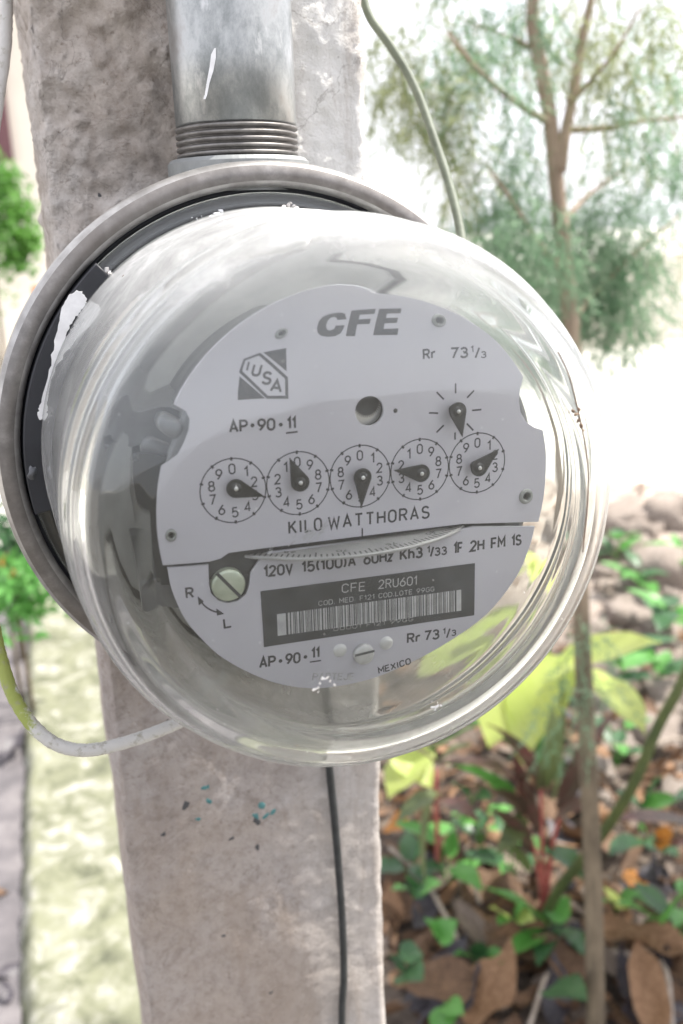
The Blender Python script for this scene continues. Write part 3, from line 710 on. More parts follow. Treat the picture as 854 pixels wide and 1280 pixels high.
# --- dials
ZI = 0.03                       # print sits just above the plate
def seg(bm, a, b, w, z): stroke([at(*a, z), at(*b, z)], w, z, bm)
DR = 0.1525*54; DY = 0.1186*54; DX0 = 0.0611*54
pivots = [((295, 610), (331, 620)), ((375, 602.5), (361.5, 571.5)), ((452.5, 596), (451, 634)), ((525.5, 591), (491, 587.5)), ((597.5, 584), (622, 560.5)), ((571, 514), (576.5, 546))]
def pointer(piv, tip, parent):
    zb = 3.6
    p = at(*piv, zb); t = at(*tip, zb); u = (t-p).normalized(); L_ = (t-p).length
    w = Vector((-u.y, u.x, 0)); r = 2.35
    out = []
    a_t = math.acos(r/L_)
    for k in range(19):
        a = a_t+(2*PI-2*a_t)*k/18; q = u*(r*math.cos(a))+w*(r*math.sin(a)); out.append((p.x+q.x, p.y+q.y))
    out.append((t.x, t.y))
    o = link('pointer', poly_plate(out, [], zb, 0.55, 0.12), 'pointer', parent)
    # raised spine and bright pin, sub-parts of the pointer
    link('pin', lathe([(0, zb+0.55), (0.45, zb+0.5), (0.55, zb+0.2), (0.55, -0.5), (0, -0.5)], 12, center=(p.x, p.y)), 'steel', o, True)
    link('hub', lathe([(0.5, zb+0.25), (1.3, zb+0.15), (1.45, zb-0.1), (1.3, 0.6), (0, 0.6)], 20, center=(p.x, p.y)), 'pointer', o, True)
    return o
for i in range(5):
    cx = DX0+2*DR*(i-2)*1.0; cy = DY
    root = bmesh.new()
    r = DR*0.985
    stroke([(cx+r*math.cos(2*PI*k/72), cy+r*math.sin(2*PI*k/72)) for k in range(72)], 0.30, ZI, root, True)
    for k in range(10):
        a = PI/2+2*PI*k/10; stroke([(cx+(r-0.55)*math.cos(a), cy+(r-0.55)*math.sin(a)), (cx+(r+0.35)*math.cos(a), cy+(r+0.35)*math.sin(a))], 0.55, ZI+0.02, root)
    dial = link('dial', root, 'ink', meter)
    cw = i in (0, 2, 4)
    bm = bmesh.new()
    for d in range(10):
        a = PI/2+(-1 if cw else 1)*2*PI*d/10; h = 2.75; wdt = 1.75 if d != 1 else 0.75
        x = cx+DR*0.67*math.cos(a); y = cy+DR*0.67*math.sin(a)-h/2
        write(bm, str(d), (x-wdt/2, y), (x+wdt/2, y), h, ZI+0.01, weight=0.135)
    link('numerals', bm, 'ink', dial)
for a, b_ in pivots: pointer(a, b_, meter)
bm = bmesh.new()
for a, b_ in (((567.6, 479), (567.6, 491.5)), ((590.5, 488), (582, 497)), ((599.6, 511.8), (588, 512.8)), ((589.6, 537.5), (581.5, 529)), ((567, 549), (567, 540)), ((544, 540), (553, 531)), ((534.5, 515.8), (546, 516.2)), ((544, 490), (553, 499))):
    seg(bm, a, b_, 0.45, ZI)
link('test_dial_marks', bm, 'ink', meter)

# --- printed lettering of the upper plate
def lettering(specs, z, mat='ink', name='lettering'):
    bm = bmesh.new()
    for sp_ in specs:
        kw = sp_[4] if len(sp_) > 4 else {}
        text_px(bm, sp_[0], sp_[1], sp_[2], sp_[3], z, **kw)
    return link(name, bm, mat, meter)
o3 = lambda x, y: (290+x/3.713, 360+y/3.713)
Cc = [(526, 140), (519, 110), (500, 98), (472, 96), (440, 101), (412, 115), (396, 145), (389, 180), (394, 207), (410, 224), (440, 229), (475, 226), (500, 213), (513, 192), (519, 172), (478, 172), (470, 190), (452, 198), (437, 192), (432, 172), (437, 146), (450, 129), (468, 125), (480, 130), (483, 142)]
Ff = [(525, 226), (548, 90), (662, 85), (656, 114), (588, 118), (583, 143), (640, 141), (634, 169), (577, 171), (567, 226)]
Ee = [(650, 222), (678, 86), (783, 82), (778, 110), (715, 113), (709, 137), (766, 135), (760, 164), (704, 166), (698, 192), (768, 190), (762, 221)]
bm = flat([[tuple(at(*o3(*p))[:2]) for p in Cc], [tuple(at(*o3(*p))[:2]) for p in Ff], [tuple(at(*o3(*p))[:2]) for p in Ee]], ZI)
link('maker_lettering', bm, 'ink', meter)
o4 = lambda x, y: (190+x/3.416, 360+y/3.416)
T = lambda l: [tuple(at(*o4(*p))[:2]) for p in l]
bm = flat([T([(468, 268), (571, 255), (574, 358)]), T([(368, 372), (366, 479), (483, 472)])], ZI)
hexo = [(380, 290), (453, 275), (573, 386), (574, 466), (492, 467), (372, 352)]
stroke(T(hexo), 0.75, ZI+0.02, bm, True)
for ch, x, y, w_, h_, in (('I', 391, 352, 11, 52), ('U', 418, 377, 44, 62), ('S', 463, 413, 44, 62), ('A', 501, 444, 52, 58)):
    a = at(*o4(x, y)); b_ = at(*o4(x+w_, y+w_*0.12)); write(bm, ch, a, b_, (at(*o4(x, y))-at(*o4(x, y-h_))).length*0.98, ZI, weight=0.19, shear=0.05 if ch != 'A' else 0)
link('emblem', bm, 'ink', meter)
lettering([('AP', (286.8, 541.5), (310.5, 539.8), 16), ('90', (321.5, 539), (344, 537.8), 16), ('11', (358, 536.6), (370, 535.8), 15.5),
           ('Rr', (527, 450.5), (543.5, 448.5), 13.5), ('73', (560.5, 449.5), (583, 448), 14.5), ('1', (586.5, 441.5), (590.5, 441), 9), ('/', (591, 448.5), (598, 448), 14), ('3', (598.5, 448.2), (605.8, 447.8), 9)], ZI)
bm = bmesh.new()
seg(bm, (357, 541), (371.5, 539.2), 0.45, ZI)
for px, py in ((315.5, 531.5), (350.5, 530.5)):
    flat([circ_px(px, py, 2.5)[0]], ZI, bm)
link('underline', bm, 'ink', meter)
lettering([('KILO', (360, 667), (402, 662), 17, {'gap': .36, 'weight': .145}), ('WATTHORAS', (409, 661.2), (535.5, 647), 17, {'gap': .36, 'weight': .145})], ZI)
bm = bmesh.new(); seg(bm, (451.5, 659), (451.5, 669), 0.4, ZI); link('disc_mark', bm, 'ink', meter)
# pale smear scratched over the lettering
m_, r_ = None, random.Random(3)
bm = bmesh.new()
for k in range(26):
    x = r_.uniform(335, 405); y = 688-(x-335)*0.38+r_.gauss(0, 5); l = r_.uniform(4, 16); t = r_.uniform(-1.2, -0.3)
    seg(bm, (x, y), (x+l*math.cos(t), y+l*math.sin(t)), r_.uniform(0.08, 0.32), 0.12+0.006*k)
link('scratch', bm, 'label_print', meter)

# --- rotor disc in its slot, drilled and marked along the rim
DYY, DRR, DXC, DZC = -11.7, 47.0, 3.0, -37.6
dpr = [(0, 0.45), (DRR-0.2, 0.45), (DRR, 0.2), (DRR, -0.2), (DRR-0.2, -0.45), (0, -0.45)]
disc = link('rotor_disc', lathe(dpr, 160), 'disc', meter)
disc.rotation_euler = (-PI/2, 0, 0); disc.location = (DXC/1000, DYY/1000, DZC/1000)
bm = bmesh.new()
for k in range(200):
    a = 2*PI*k/200; l = 3.2 if k % 10 == 0 else (2.6 if k % 5 == 0 else 2.0)
    stroke([((DRR-0.5)*math.cos(a), (DRR-0.5)*math.sin(a)), ((DRR-0.5-l)*math.cos(a), (DRR-0.5-l)*math.sin(a))], 0.42, 0.48, bm)
for k in range(20):
    a = 2*PI*k/20+2*PI/40; cx, cy = (DRR-4.9)*math.cos(a), (DRR-4.9)*math.sin(a); t = Vector((-math.sin(a), math.cos(a)))
    write(bm, str(10*((k*5) % 100)//10 or 100), (cx+t.x*1.6, cy+t.y*1.6), (cx-t.x*1.6, cy-t.y*1.6), 1.5, 0.48)
ml = link('disc_marks', bm, 'ink', disc)
# dark slot behind the plates, around the disc
link('disc_slot', poly_plate([(-46, -16.5), (46, -16.5), (46, -9), (-46, -9)], [], -2.0, 0.6), 'dark', meter)
# screw in its recess
c = at(285.5, 729.5, -0.5); rr = (at(306, 729.5, -0.5)-c).length
link('screw_recess', lathe([(0, -2.6), (rr*1.5, -2.6)], 30, center=(c.x, c.y)), 'frame', meter)
scr = link('adjusting_screw', lathe([(0, 0.35), (rr*0.8, 0.35), (rr*0.97, 0.1), (rr, -0.3), (rr, -2.5)], 48, center=(c.x, c.y)), 'screw', meter, True)
a = at(271, 715, 0.4); b_ = at(300, 744, 0.4)
bm = bmesh.new(); stroke([a, b_], 0.85, 0.42, bm); link('slot', bm, 'dark', scr)

# --- lower plate print
ZL = -0.57
def text_l(bm, *a, **k): return text_px(bm, *a, ZL, **k)
bm = bmesh.new()
text_l(bm, '120V', (329, 720.5), (366, 716), 14.5)
text_l(bm, '15(100)A', (376, 714.8), (444, 706.5), 14.5)
text_l(bm, '60Hz', (453, 705.2), (490, 700.5), 14.5)
text_l(bm, 'Kh3', (498, 699.6), (527, 696), 14.5)
text_l(bm, '1', (532, 690.5), (535.5, 690), 9); text_l(bm, '/', (535.5, 695), (541, 694.3), 13)
text_l(bm, '33', (541, 694), (557, 692), 11)
text_l(bm, '1F', (564.5, 691.5), (577, 690), 14.5); text_l(bm, '2H', (585, 689), (603.5, 686.5), 14.5)
text_l(bm, 'FM', (611, 685.5), (629.5, 683), 14.5); text_l(bm, '1S', (636.5, 682), (649.5, 680), 14)
text_l(bm, 'R', (232.5, 747.5), (243.5, 746), 14.5); text_l(bm, 'L', (280, 784), (290.5, 782), 13)
text_l(bm, 'AP', (323.5, 833.5), (344.5, 831), 14.5); text_l(bm, '90', (356, 829), (375, 826.5), 14)
text_l(bm, '11', (388, 821.5), (399, 820), 13.5)
text_l(bm, 'Rr', (507, 803), (524.5, 800.5), 13); text_l(bm, '73', (528, 799.8), (547.5, 797), 13)
text_l(bm, '1', (551.5, 791.5), (555, 791), 8); text_l(bm, '/', (555.5, 796), (561.5, 795), 12); text_l(bm, '3', (562, 793.5), (568.5, 792.5), 8)
text_l(bm, 'MEXICO', (472, 840.5), (512.5, 828), 8.5)
link('lettering', bm, 'ink', meter)
bm = bmesh.new()
stroke([at(386.5, 825.5, ZL), at(400.5, 823.5, ZL)], 0.4, ZL, bm)
for px, py in ((350, 824), (381, 819)): flat([circ_px(px, py, 2.3, ZL)[0]], ZL, bm)
ar = [Vector(at(*p, ZL)) for p in ((251, 749), (257, 756), (266, 761.5), (276, 764.5))]
stroke(catmull(ar, 5), 0.42, ZL, bm)
for tri in (((247.5, 743.5), (255.5, 750), (249, 755)), ((280.5, 765.5), (270.5, 758.5), (271.5, 767.5))):
    flat([[tuple(at(*p, ZL)[:2]) for p in tri]], ZL+0.01, bm)
link('arrow', bm, 'ink', meter)
bm = bmesh.new(); text_l(bm, 'PARTEJE', (389, 848.5), (441, 848), 9.5); text_l(bm, '.', (449, 847.5), (451, 847.5), 9)
link('faded_lettering', bm, 'ink_soft', meter)
lab = [at(*p, ZL) for p in ((325, 737.4), (591.6, 702.4), (590.6, 767), (329.5, 806.7))]
label = link('barcode_label', poly_plate([tuple(p[:2]) for p in lab], [], ZL+0.12, 0.15, 0.02), 'label', meter)
ZB = ZL+0.14
bm = bmesh.new()
text_px(bm, 'CFE', (426, 739.8), (455.5, 736.8), 11.5, ZB, weight=0.11); text_px(bm, '2RU601', (471.5, 734.8), (519.7, 729.4), 11.5, ZB, weight=0.11)
text_px(bm, 'COD. MED. F121 COD.LOTE 99GG', (397.4, 755.8), (541.4, 737.4), 6.3, ZB, weight=0.11)
link('label_lettering', bm, 'label_print', label)
bm = bmesh.new(); A, B, Cq, D = [at(*p, ZB) for p in ((345.5, 766), (574.7, 735.4), (574.7, 761.5), (346.5, 793))]
rb = random.Random(11); t = 0.0
def bq(t0, t1):
    q = [A.lerp(B, t0), A.lerp(B, t1), D.lerp(Cq, t1), D.lerp(Cq, t0)]; return [tuple(p[:2]) for p in q]
bars = [bq(0, 0.045)]; t = 0.055
while t < 0.965:
    w_ = rb.choice((0.0035, 0.0035, 0.007, 0.0105)); bars.append(bq(t, t+w_)); t += w_+rb.choice((0.0035, 0.0035, 0.007, 0.006))
bars.append(bq(0.972, 1.0))
link('barcode', flat(bars, ZB, bm), 'label_print', label)
bm = bmesh.new(); text_px(bm, '00001 F121 99GG', (416, 787), (515, 774.5), 5, ZB, weight=0.11); link('faint_lettering', bm, 'ink_soft', label)
# rivets and middle screw
for px, py, r in ((424, 811, 8.6), (481.5, 802, 8.4)):
    c = at(px, py, ZL); rr = (at(px+r, py, ZL)-c).length
    link('rivet', lathe([(0, ZL+0.75), (rr*0.5, ZL+0.68), (rr*0.85, ZL+0.4), (rr, ZL-0.1)], 28, center=(c.x, c.y)), 'rivet', meter, True)
c = at(452.5, 814.5, ZL); rr = (at(465, 814.5, ZL)-c).length
scr = link('plate_screw', lathe([(0, ZL+1.5), (rr*0.75, ZL+1.45), (rr*0.97, ZL+1.1), (rr, ZL+0.6), (rr, ZL-0.1)], 36, center=(c.x, c.y)), 'rivet', meter, True)
bm = bmesh.new(); stroke([(c.x-rr*0.95, c.y+rr*.15), (c.x+rr*0.95, c.y+rr*0.3)], 0.7, ZL+1.53, bm); link('slot', bm, 'frame', scr)

# --- glass cover
outer = [(79.2, -76.0), (79.2, -73.4), (77.8, -72.6), (75.6, -72.2), (74.9, -70.8), (74.6, -66), (74.0, -55), (73.2, -40), (72.2, -25), (71.4, -12), (70.9, -6),
         (71.3, -4.6), (71.3, -3.2), (70.6, -2.0), (70.0, 2), (69.6, 6), (70.0, 7.4), (69.9, 8.8), (69.1, 10.2), (68.3, 13), (67.0, 16.5), (64.8, 20), (61.6, 23), (57, 25.3), (50, 27.4), (40, 29.1), (26, 30.4), (12, 31), (0, 31.2)]
inner = [(max(r-2.6, 0) if r > 50 else r, z-(2.6 if r < 66 else (1.0 if z > 0 else 0))) for r, z in outer[3:]]
for a_ in (0,):
    sm = [(p.x, p.y) for p in catmull([Vector((r, z, 0)) for r, z in outer], 3)]
    si = [(max(p.x, 0), p.y) for p in catmull([Vector((r, z, 0)) for r, z in inner], 3)]
sm[-1] = (0, sm[-1][1]); si[-1] = (0, si[-1][1])
si = si[::-1]; foot = [(76.0, -76.0)]
solid = sm + si + foot + [sm[0]]
gbm_ = lathe(solid, 180); bmesh.ops.remove_doubles(gbm_, verts=gbm_.verts[:], dist=1e-7)
bmesh.ops.recalc_face_normals(gbm_, faces=gbm_.faces[:])
glass = link('glass_cover', gbm_, 'glass', meter, True)

# chips and crumbs stuck on the glass
gbm = bmesh.new(); gbm.from_mesh(glass.data); gb = BVHTree.FromBMesh(gbm); gbm.free()
def on_glass(px, py):
    d = ray(px, py).normalized(); h = gb.ray_cast(CAM_LOCAL, d)
    if h[0] is None: return None, None
    n_ = h[1] if h[1].dot(d) < 0 else -h[1]
    return h[0]+n_*0.00005, n_
def chip(px, py, rpx, mat, name, fl=0.3):
    p, n_ = on_glass(px, py)
    if p is None: return
    bm = bmesh.new(); blob(bm, p, rpx*0.20/1129, n_, 9, fl); return link(name, bm, mat, meter)
rc = random.Random(5)
def cluster(pts, mat, name, fl=0.3):
    bm = bmesh.new()
    for px, py, r in pts:
        p, n_ = on_glass(px, py)
        if p is not None: blob(bm, p, r*0.21/1129, n_, 8, fl)
    return link(name, bm, mat, meter)
cluster([(355, 259, 4), (361, 256, 5), (367, 258, 4), (364, 254, 3), (371, 260, 3)], 'chip', 'crumb', 0.8)
cluster([(264, 270, 4), (271, 267, 6), (277, 264, 5), (268, 277, 3), (281, 277, 3), (275, 281, 3), (240, 272, 1.5), (246, 273, 1.5), (252, 270, 1.2)], 'white_paint', 'paint_splash')
cluster([(393, 862, 3.5), (398, 860, 2.2), (400, 854, 2), (404, 848, 3.2), (409, 847, 2.8), (413, 851, 2.2), (418, 856, 2.4), (398, 865, 1.5)], 'chip', 'paint_crumb')
cluster([(541, 884, 3), (546, 883, 3.6), (551, 882, 2.4), (544, 887, 2), (547, 878, 1.2), (540, 877, 1)], 'white_paint', 'paint_speck')
cluster([(716, 514, 3.5), (720, 518, 4), (723, 512, 3), (711, 515, 1.5), (706, 516, 1.2), (722, 526, 3), (726, 532, 4), (729, 538, 2.5)], 'crust', 'insect_nest', 0.9)
cluster([(133, 338, 7), (137, 342, 5), (129, 342, 5)], 'chip', 'crumb', 0.6)
cluster([(rc.uniform(90, 740), rc.uniform(300, 940), rc.uniform(0.5, 1.0)) for _ in range(60)], 'white_paint', 'dust_speck')
cluster([(rc.uniform(200, 700), rc.uniform(850, 940), rc.uniform(0.6, 1.1)) for _ in range(10)] + [(154, 345, 2), (372, 932, 1.4)], 'crust', 'dirt_speck')
bm = bmesh.new(); pts = []
for px, py in ((697, 440), (706, 458), (714, 480), (720, 505), (727, 535), (733, 570), (735, 600), (733, 640), (728, 690)):
    p, n_ = on_glass(px, py)
    if p is not None: pts.append(p+n_*0.0001)
link('root_hair', tube(catmull(pts, 3), 0.00018, 5), 'crust', meter)

# ================================================================ CABLES
def cable(name, pts, r, mat, label, cat='cable', seg_=12, jitter=0.0):
    path = catmull(pts, 14)
    o = link(name, tube(path, r, seg_, jitter=jitter), mat, smooth=True); return tag(o, label, cat)
c1 = [wd(9, -40, .30), wd(8, 20, .30), wd(5, 70, .30), wd(-8, 160, .30), wd(-30, 320, .30), wd(-38, 540, .295), wd(-24, 700, .29), wd(-8, 785, .285), wd(3, 830, .285), wd(18, 872, .285), wd(42, 908, .285), wd(72, 931, .287), wd(108, 938, .29), wd(150, 930, .295), wd(200, 913, .302), wd(245, 890, .31), wd(275, 850, .315)]
cable('mossy_cable', c1, 0.0021, 'mossy', 'thin cable green with moss looping under the left of the meter', jitter=0.05)
c2 = [wd(440, -60, .36), wd(452, -12, .36), wd(463, 22, .36), wd(490, 60, .36), wd(520, 112, .36), wd(545, 180, .355), wd(562, 232, .35), wd(573, 275, .345), wd(579, 315, .34), wd(577, 350, .335), wd(560, 395, .33), wd(520, 430, .325)]
cable('olive_cable', c2, 0.0018, 'olive_cable', 'dull olive cable hanging down behind the upper right of the meter')
def on_face(px, py):
    q = at(px, py, POST_Z+3.0); return Vector((q.x/1000, -q.z/1000, q.y/1000+METER_Z))
c3 = [on_face(402, 800), on_face(408, 890)] + [on_face(x, y) for x, y in ((412, 960), (418, 1020), (423, 1080), (428, 1150), (430, 1220), (428, 1290))] + [Vector((0.026, 0.1145, 0.9)), Vector((0.03, 0.1145, 0.5)), Vector((0.03, 0.1145, 0.03))]
cable('black_cable', c3, 0.00175, 'black_cable', 'thin black cable running down the post below the meter')

# ================================================================ PLANTS
def leaf_bm(L, W, curl=0.3, fold=0.15, nl=8, tip=1.0, wave=0.0, bm=None, base=0.12, rnd=None):
    """leaf along +x from the origin, midrib along the middle, curling down"""
    bm = bm or bmesh.new(); rows = []; rnd = rnd or random
    ph = rnd.uniform(0, 6)
    for i in range(nl+1):
        t = i/nl
        w = W/2*(math.sin(PI*min(1, (t*(1-base)+base))**tip))
        if i == nl: w = 0
        a = curl*t
        x = L*(math.sin(a)/curl if abs(curl) > 1e-3 else t); z = -L*((1-math.cos(a))/curl if abs(curl) > 1e-3 else 0)
        row = []
        for s in (-1, -0.5, 0, 0.5, 1):
            row.append(bm.verts.new((x, s*w, z+abs(s)*w*fold*2+wave*W*math.sin(t*11+ph+s*1.3)*abs(s))))
        rows.append(row)
    for A, B in zip(rows, rows[1:]):
        for k in range(4): bm.faces.new((A[k], A[k+1], B[k+1], B[k]))
    return bm
def dirmat(d, roll=0.0):
    d = d.normalized(); q = d.to_track_quat('X', 'Z'); return q.to_matrix().to_4x4() @ Matrix.Rotation(roll, 4, 'X')
def place_leaf(base, tip, W, mat, parent, curl=0.4, roll=0.0, name='leaf', fold=0.12, tip_p=1.0, wave=0.03, thing=False):
    v_ = tip-base; L = v_.length*(1+curl*curl/24)
    bm = leaf_bm(L, W, curl, fold, tip=tip_p, wave=wave)
    mt = dirmat(v_, roll) @ Matrix.Rotation(-curl/2, 4, 'Y')
    bm.transform(mt)
    o = link(name, bm, mat, parent, True)
    o.location = base - (parent.location if parent else Vector((0, 0, 0)))
    return o
def stem(parent, pts, r0, r1, mat, name='stem'):
    path = catmull(pts, 4); n = len(path); off = parent.location if parent else Vector((0, 0, 0))
    return link(name, tube([p-off for p in path], [r0+(r1-r0)*i/(n-1) for i in range(n)], 7), mat, parent, True)
def gz(x, y): return garden_h(x, y)

# --- slender conifer
tbase = wd(746, 1290, 1.5); tb = Vector((0.665, 0.80, 0.0))
tree = empty('conifer_tree', tb)
tag(tree, 'slender feathery conifer with pale trunk right of the meter', 'tree')
tp = [Vector((0.668, 0.80, -0.03)), wd(745, 1280, 1.50), wd(741, 1080, 1.46), wd(735, 940, 1.42), wd(728, 800, 1.38), wd(722, 620, 1.33), wd(716, 430, 1.27), wd(706, 330, 1.24), wd(698, 250, 1.21), wd(688, 150, 1.19), wd(676, 80, 1.17), wd(666, 0, 1.15), Vector((0.58, 0.93, 1.9)), Vector((0.60, 0.97, 2.3)), Vector((0.63, 1.0, 2.8))]
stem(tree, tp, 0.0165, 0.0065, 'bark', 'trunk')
branches = [([(700, 215, 1.20), (706, 170, 1.19), (716, 120, 1.18), (728, 50, 1.17), (741, -10, 1.16), (760, -90, 1.15)], .009, .004),
            ([(690, 155, 1.19), (660, 138, 1.16), (628, 115, 1.12), (592, 80, 1.08), (560, 40, 1.05)], .0055, .002),
            ([(672, 65, 1.17), (646, 50, 1.2), (612, 37, 1.22), (570, 20, 1.24)], .004, .0015),
            ([(706, 163, 1.19), (760, 160, 1.2), (800, 152, 1.22), (870, 145, 1.24)], .005, .002),
            ([(712, 130, 1.18), (740, 100, 1.14), (772, 60, 1.1), (800, 10, 1.08)], .004, .0015),
            ([(708, 340, 1.24), (670, 300, 1.2), (640, 250, 1.17), (610, 210, 1.14)], .005, .002),
            ([(714, 400, 1.26), (760, 350, 1.3), (800, 310, 1.34), (850, 270, 1.38)], .005, .002),
            ([(700, 280, 1.22), (740, 240, 1.26), (780, 210, 1.3)], .004, .0015)]
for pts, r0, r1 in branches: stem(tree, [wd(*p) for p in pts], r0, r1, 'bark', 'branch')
rn = random.Random(21)
def needles(bm, c, rad, n, Ln=0.020, w=0.0011, droop=0.6):
    ns = max(1, n//14)
    for _ in range(ns):
        d = Vector((rn.gauss(0, 1), rn.gauss(0, 1), rn.gauss(0, 1))).normalized()*rad*rn.random()**0.5
        s0 = c+d; sd = Vector((rn.gauss(0, .45), rn.gauss(0, .45), rn.uniform(-1.2, .1)-droop*0.4)).normalized(); sl = rn.uniform(.05, .12)
        for k in range(14):
            p = s0+sd*sl*k/14
            nd = (sd*1.0+Vector((rn.gauss(0, .6), rn.gauss(0, .6), rn.gauss(0, .6)))).normalized()*Ln*rn.uniform(.6, 1.2)
            sw = nd.cross(Vector((rn.gauss(0, 1), rn.gauss(0, 1), rn.gauss(0, 1)))).normalized()*w
            a = bm.verts.new(p-sw); b_ = bm.verts.new(p+sw); c_ = bm.verts.new(p+nd)
            bm.faces.new((a, b_, c_))
bg, bo = bmesh.new(), bmesh.new()
clumps = [  # px, py, depth, radius px, needles, olive
 (500, 60, 1.15, 50, 900, 1), (545, 100, 1.12, 55, 1300, 1), (590, 70, 1.1, 55, 1200, 0), (570, 150, 1.1, 45, 1000, 1), (480, 110, 1.15, 40, 700, 1), (610, 20, 1.2, 60, 1100, 0), (540, 10, 1.2, 60, 1000, 1),
 (590, 200, 1.12, 28, 300, 1), (660, 20, 1.15, 45, 700, 0), (720, 30, 1.2, 60, 800, 1), (780, 20, 1.1, 60, 800, 1), (835, 30, 1.1, 55, 700, 1), (655, 110, 1.1, 32, 350, 0), (760, 100, 1.12, 45, 650, 1), (785, 135, 1.12, 40, 500, 0),
 (650, 200, 1.3, 36, 700, 0), (740, 70, 1.2, 40, 400, 1), (835, 190, 1.2, 32, 600, 0), (825, 160, 1.2, 25, 300, 0), (640, 250, 1.2, 48, 1500, 0), (610, 285, 1.2, 45, 1400, 0), (670, 300, 1.1, 55, 2200, 0), (720, 290, 1.32, 60, 2300, 0), (760, 300, 1.3, 60, 2300, 0),
 (800, 310, 1.34, 35, 700, 0), (720, 350, 1.3, 60, 2300, 0), (770, 370, 1.3, 45, 1500, 0), (670, 350, 1.3, 55, 1800, 0), (620, 340, 1.3, 45, 1000, 0), (700, 400, 1.3, 45, 1000, 0), (790, 400, 1.32, 28, 500, 0), (640, 180, 1.2, 30, 500, 0), (700, 240, 1.35, 50, 1100, 0), (765, 235, 1.3, 35, 700, 0),
 (745, 410, 1.3, 30, 500, 0), (700, 10, 1.35, 60, 700, 1), (800, 60, 1.3, 60, 900, 0), (840, 130, 1.3, 45, 700, 1), (770, 190, 1.3, 40, 500, 1), (650, 70, 1.3, 50, 600, 1), (510, 150, 1.2, 40, 600, 1), (560, 220, 1.2, 26, 350, 1), (600, 250, 1.25, 40, 700, 0), (795, 250, 1.35, 30, 500, 0), (840, 300, 1.36, 24, 250, 1), (690, 430, 1.35, 30, 500, 0), (780, 340, 1.36, 40, 800, 0), (830, 250, 1.36, 28, 300, 0), (820, 340, 1.36, 30, 300, 0), (845, 100, 1.2, 40, 500, 0), (690, 60, 1.3, 40, 400, 0), (860, 190, 1.25, 30, 400, 0), (812, 412, 1.32, 15, 120, 0), (560, 260, 1.3, 22, 200, 1), (730, 850, 1.36, 38, 380, 0), (700, 900, 1.36, 35, 280, 0), (735, 780, 1.36, 30, 300, 0), (760, 500, 1.3, 10, 60, 0)]
for px, py, dp, rp, n, ol in clumps: needles(bo if ol else bg, wd(px, py, dp), rp*1.12*dp/1129, int(n*0.66))
for k in range(26):      # foliage added out of view to shade the litter, joined to this tree
    c_ = Vector((rn.uniform(2.1, 3.1), rn.uniform(0.45, 0.9), rn.uniform(2.8, 3.3)))
    needles(bg, c_, rn.uniform(.2, .34), 900, .06, .006)
for k in range(14):
    c_ = Vector((rn.uniform(.3, .9), rn.uniform(.85, 1.3), rn.uniform(1.95, 2.9))); needles(bg, c_, .12, 500, .03, .002)
for q in (bg, bo): q.transform(Matrix.Translation(-tree.location))
link('crown', bg, 'needle', tree); link('olive_foliage', bo, 'needle_olive', tree)
for i, (dx, dy, dz) in enumerate(((1.6, -.3, .35), (1.9, -.1, .45), (2.3, .1, .3))):
    b0 = Vector((0.60, 0.97, 2.3)); stem(tree, [b0, b0+Vector((dx*.4, dy*.4, dz*.6)), b0+Vector((dx, dy, dz+.3))], .012, .005, 'bark', 'branch')  # limbs reaching out to the added shading foliage

# --- leaning stem crossing the trunk
ln = stem(None, [wd(680, 1150, 1.75), wd(700, 1110, 1.66), wd(742, 1058, 1.55), wd(790, 985, 1.45), (wd(822, 910, 1.38)), wd(856, 845, 1.32), wd(890, 740, 1.28), wd(930, 560, 1.25)], 0.011, 0.007, 'olive_leaf', 'leaning_sapling')
tag(ln, 'bare greenish sapling stem leaning right across the conifer trunk', 'sapling')

# --- broad-leaved plant with sunlit yellow-green leaves
bl = empty('broad_leaved_plant', Vector((1.00, 1.55, gz(1.0, 1.55))))
tag(bl, 'plant with large sunlit yellow green leaves behind the conifer trunk', 'plant')
hub_p = [wd(700, 1010, 1.9), wd(690, 990, 1.92), wd(650, 1000, 1.9)]
specs = [((690, 840), (826, 803), 1.75, 1.60, .13, .45, .2), ((735, 850), (806, 918), 1.75, 1.62, .13, .6, -.3), ((700, 820), (650, 960), 1.8, 1.7, .15, .5, .3), ((650, 830), (610, 935), 1.85, 1.75, .15, .4, -.3),
         ((690, 770), (570, 810), 1.95, 1.8, .13, .3, .2), ((680, 710), (600, 745), 2.0, 1.9, .11, .3, .4), ((640, 810), (520, 850), 1.9, 1.75, .18, .4, .1), ((690, 740), (650, 680), 2.0, 1.95, .16, .3, .1), ((720, 840), (765, 872), 1.8, 1.7, .10, .4, -.2),
         ((530, 940), (486, 1000), 1.8, 1.72, .11, .4, .3), ((500, 935), (540, 985), 1.8, 1.75, .09, .4, .1)]
for a, b_, d0, d1, W, cu_, ro in specs:
    p0 = wd(*a, d0); p1 = wd(*b_, d1)
    place_leaf(p0, p1, W, 'lime_leaf', bl, cu_, ro, tip_p=0.8, fold=.08)
    stem(bl, [bl.location+Vector((rn.uniform(-.02, .02), rn.uniform(-.02, .02), 0)), (bl.location+p0)/2+Vector((.03, .05, .08)), p0], .006, .003, 'green_leaf')
# thick green stem leaf behind
place_leaf(wd(690, 1000, 1.7), wd(700, 830, 1.7), .055, 'olive_leaf', bl, .2, 1.4)

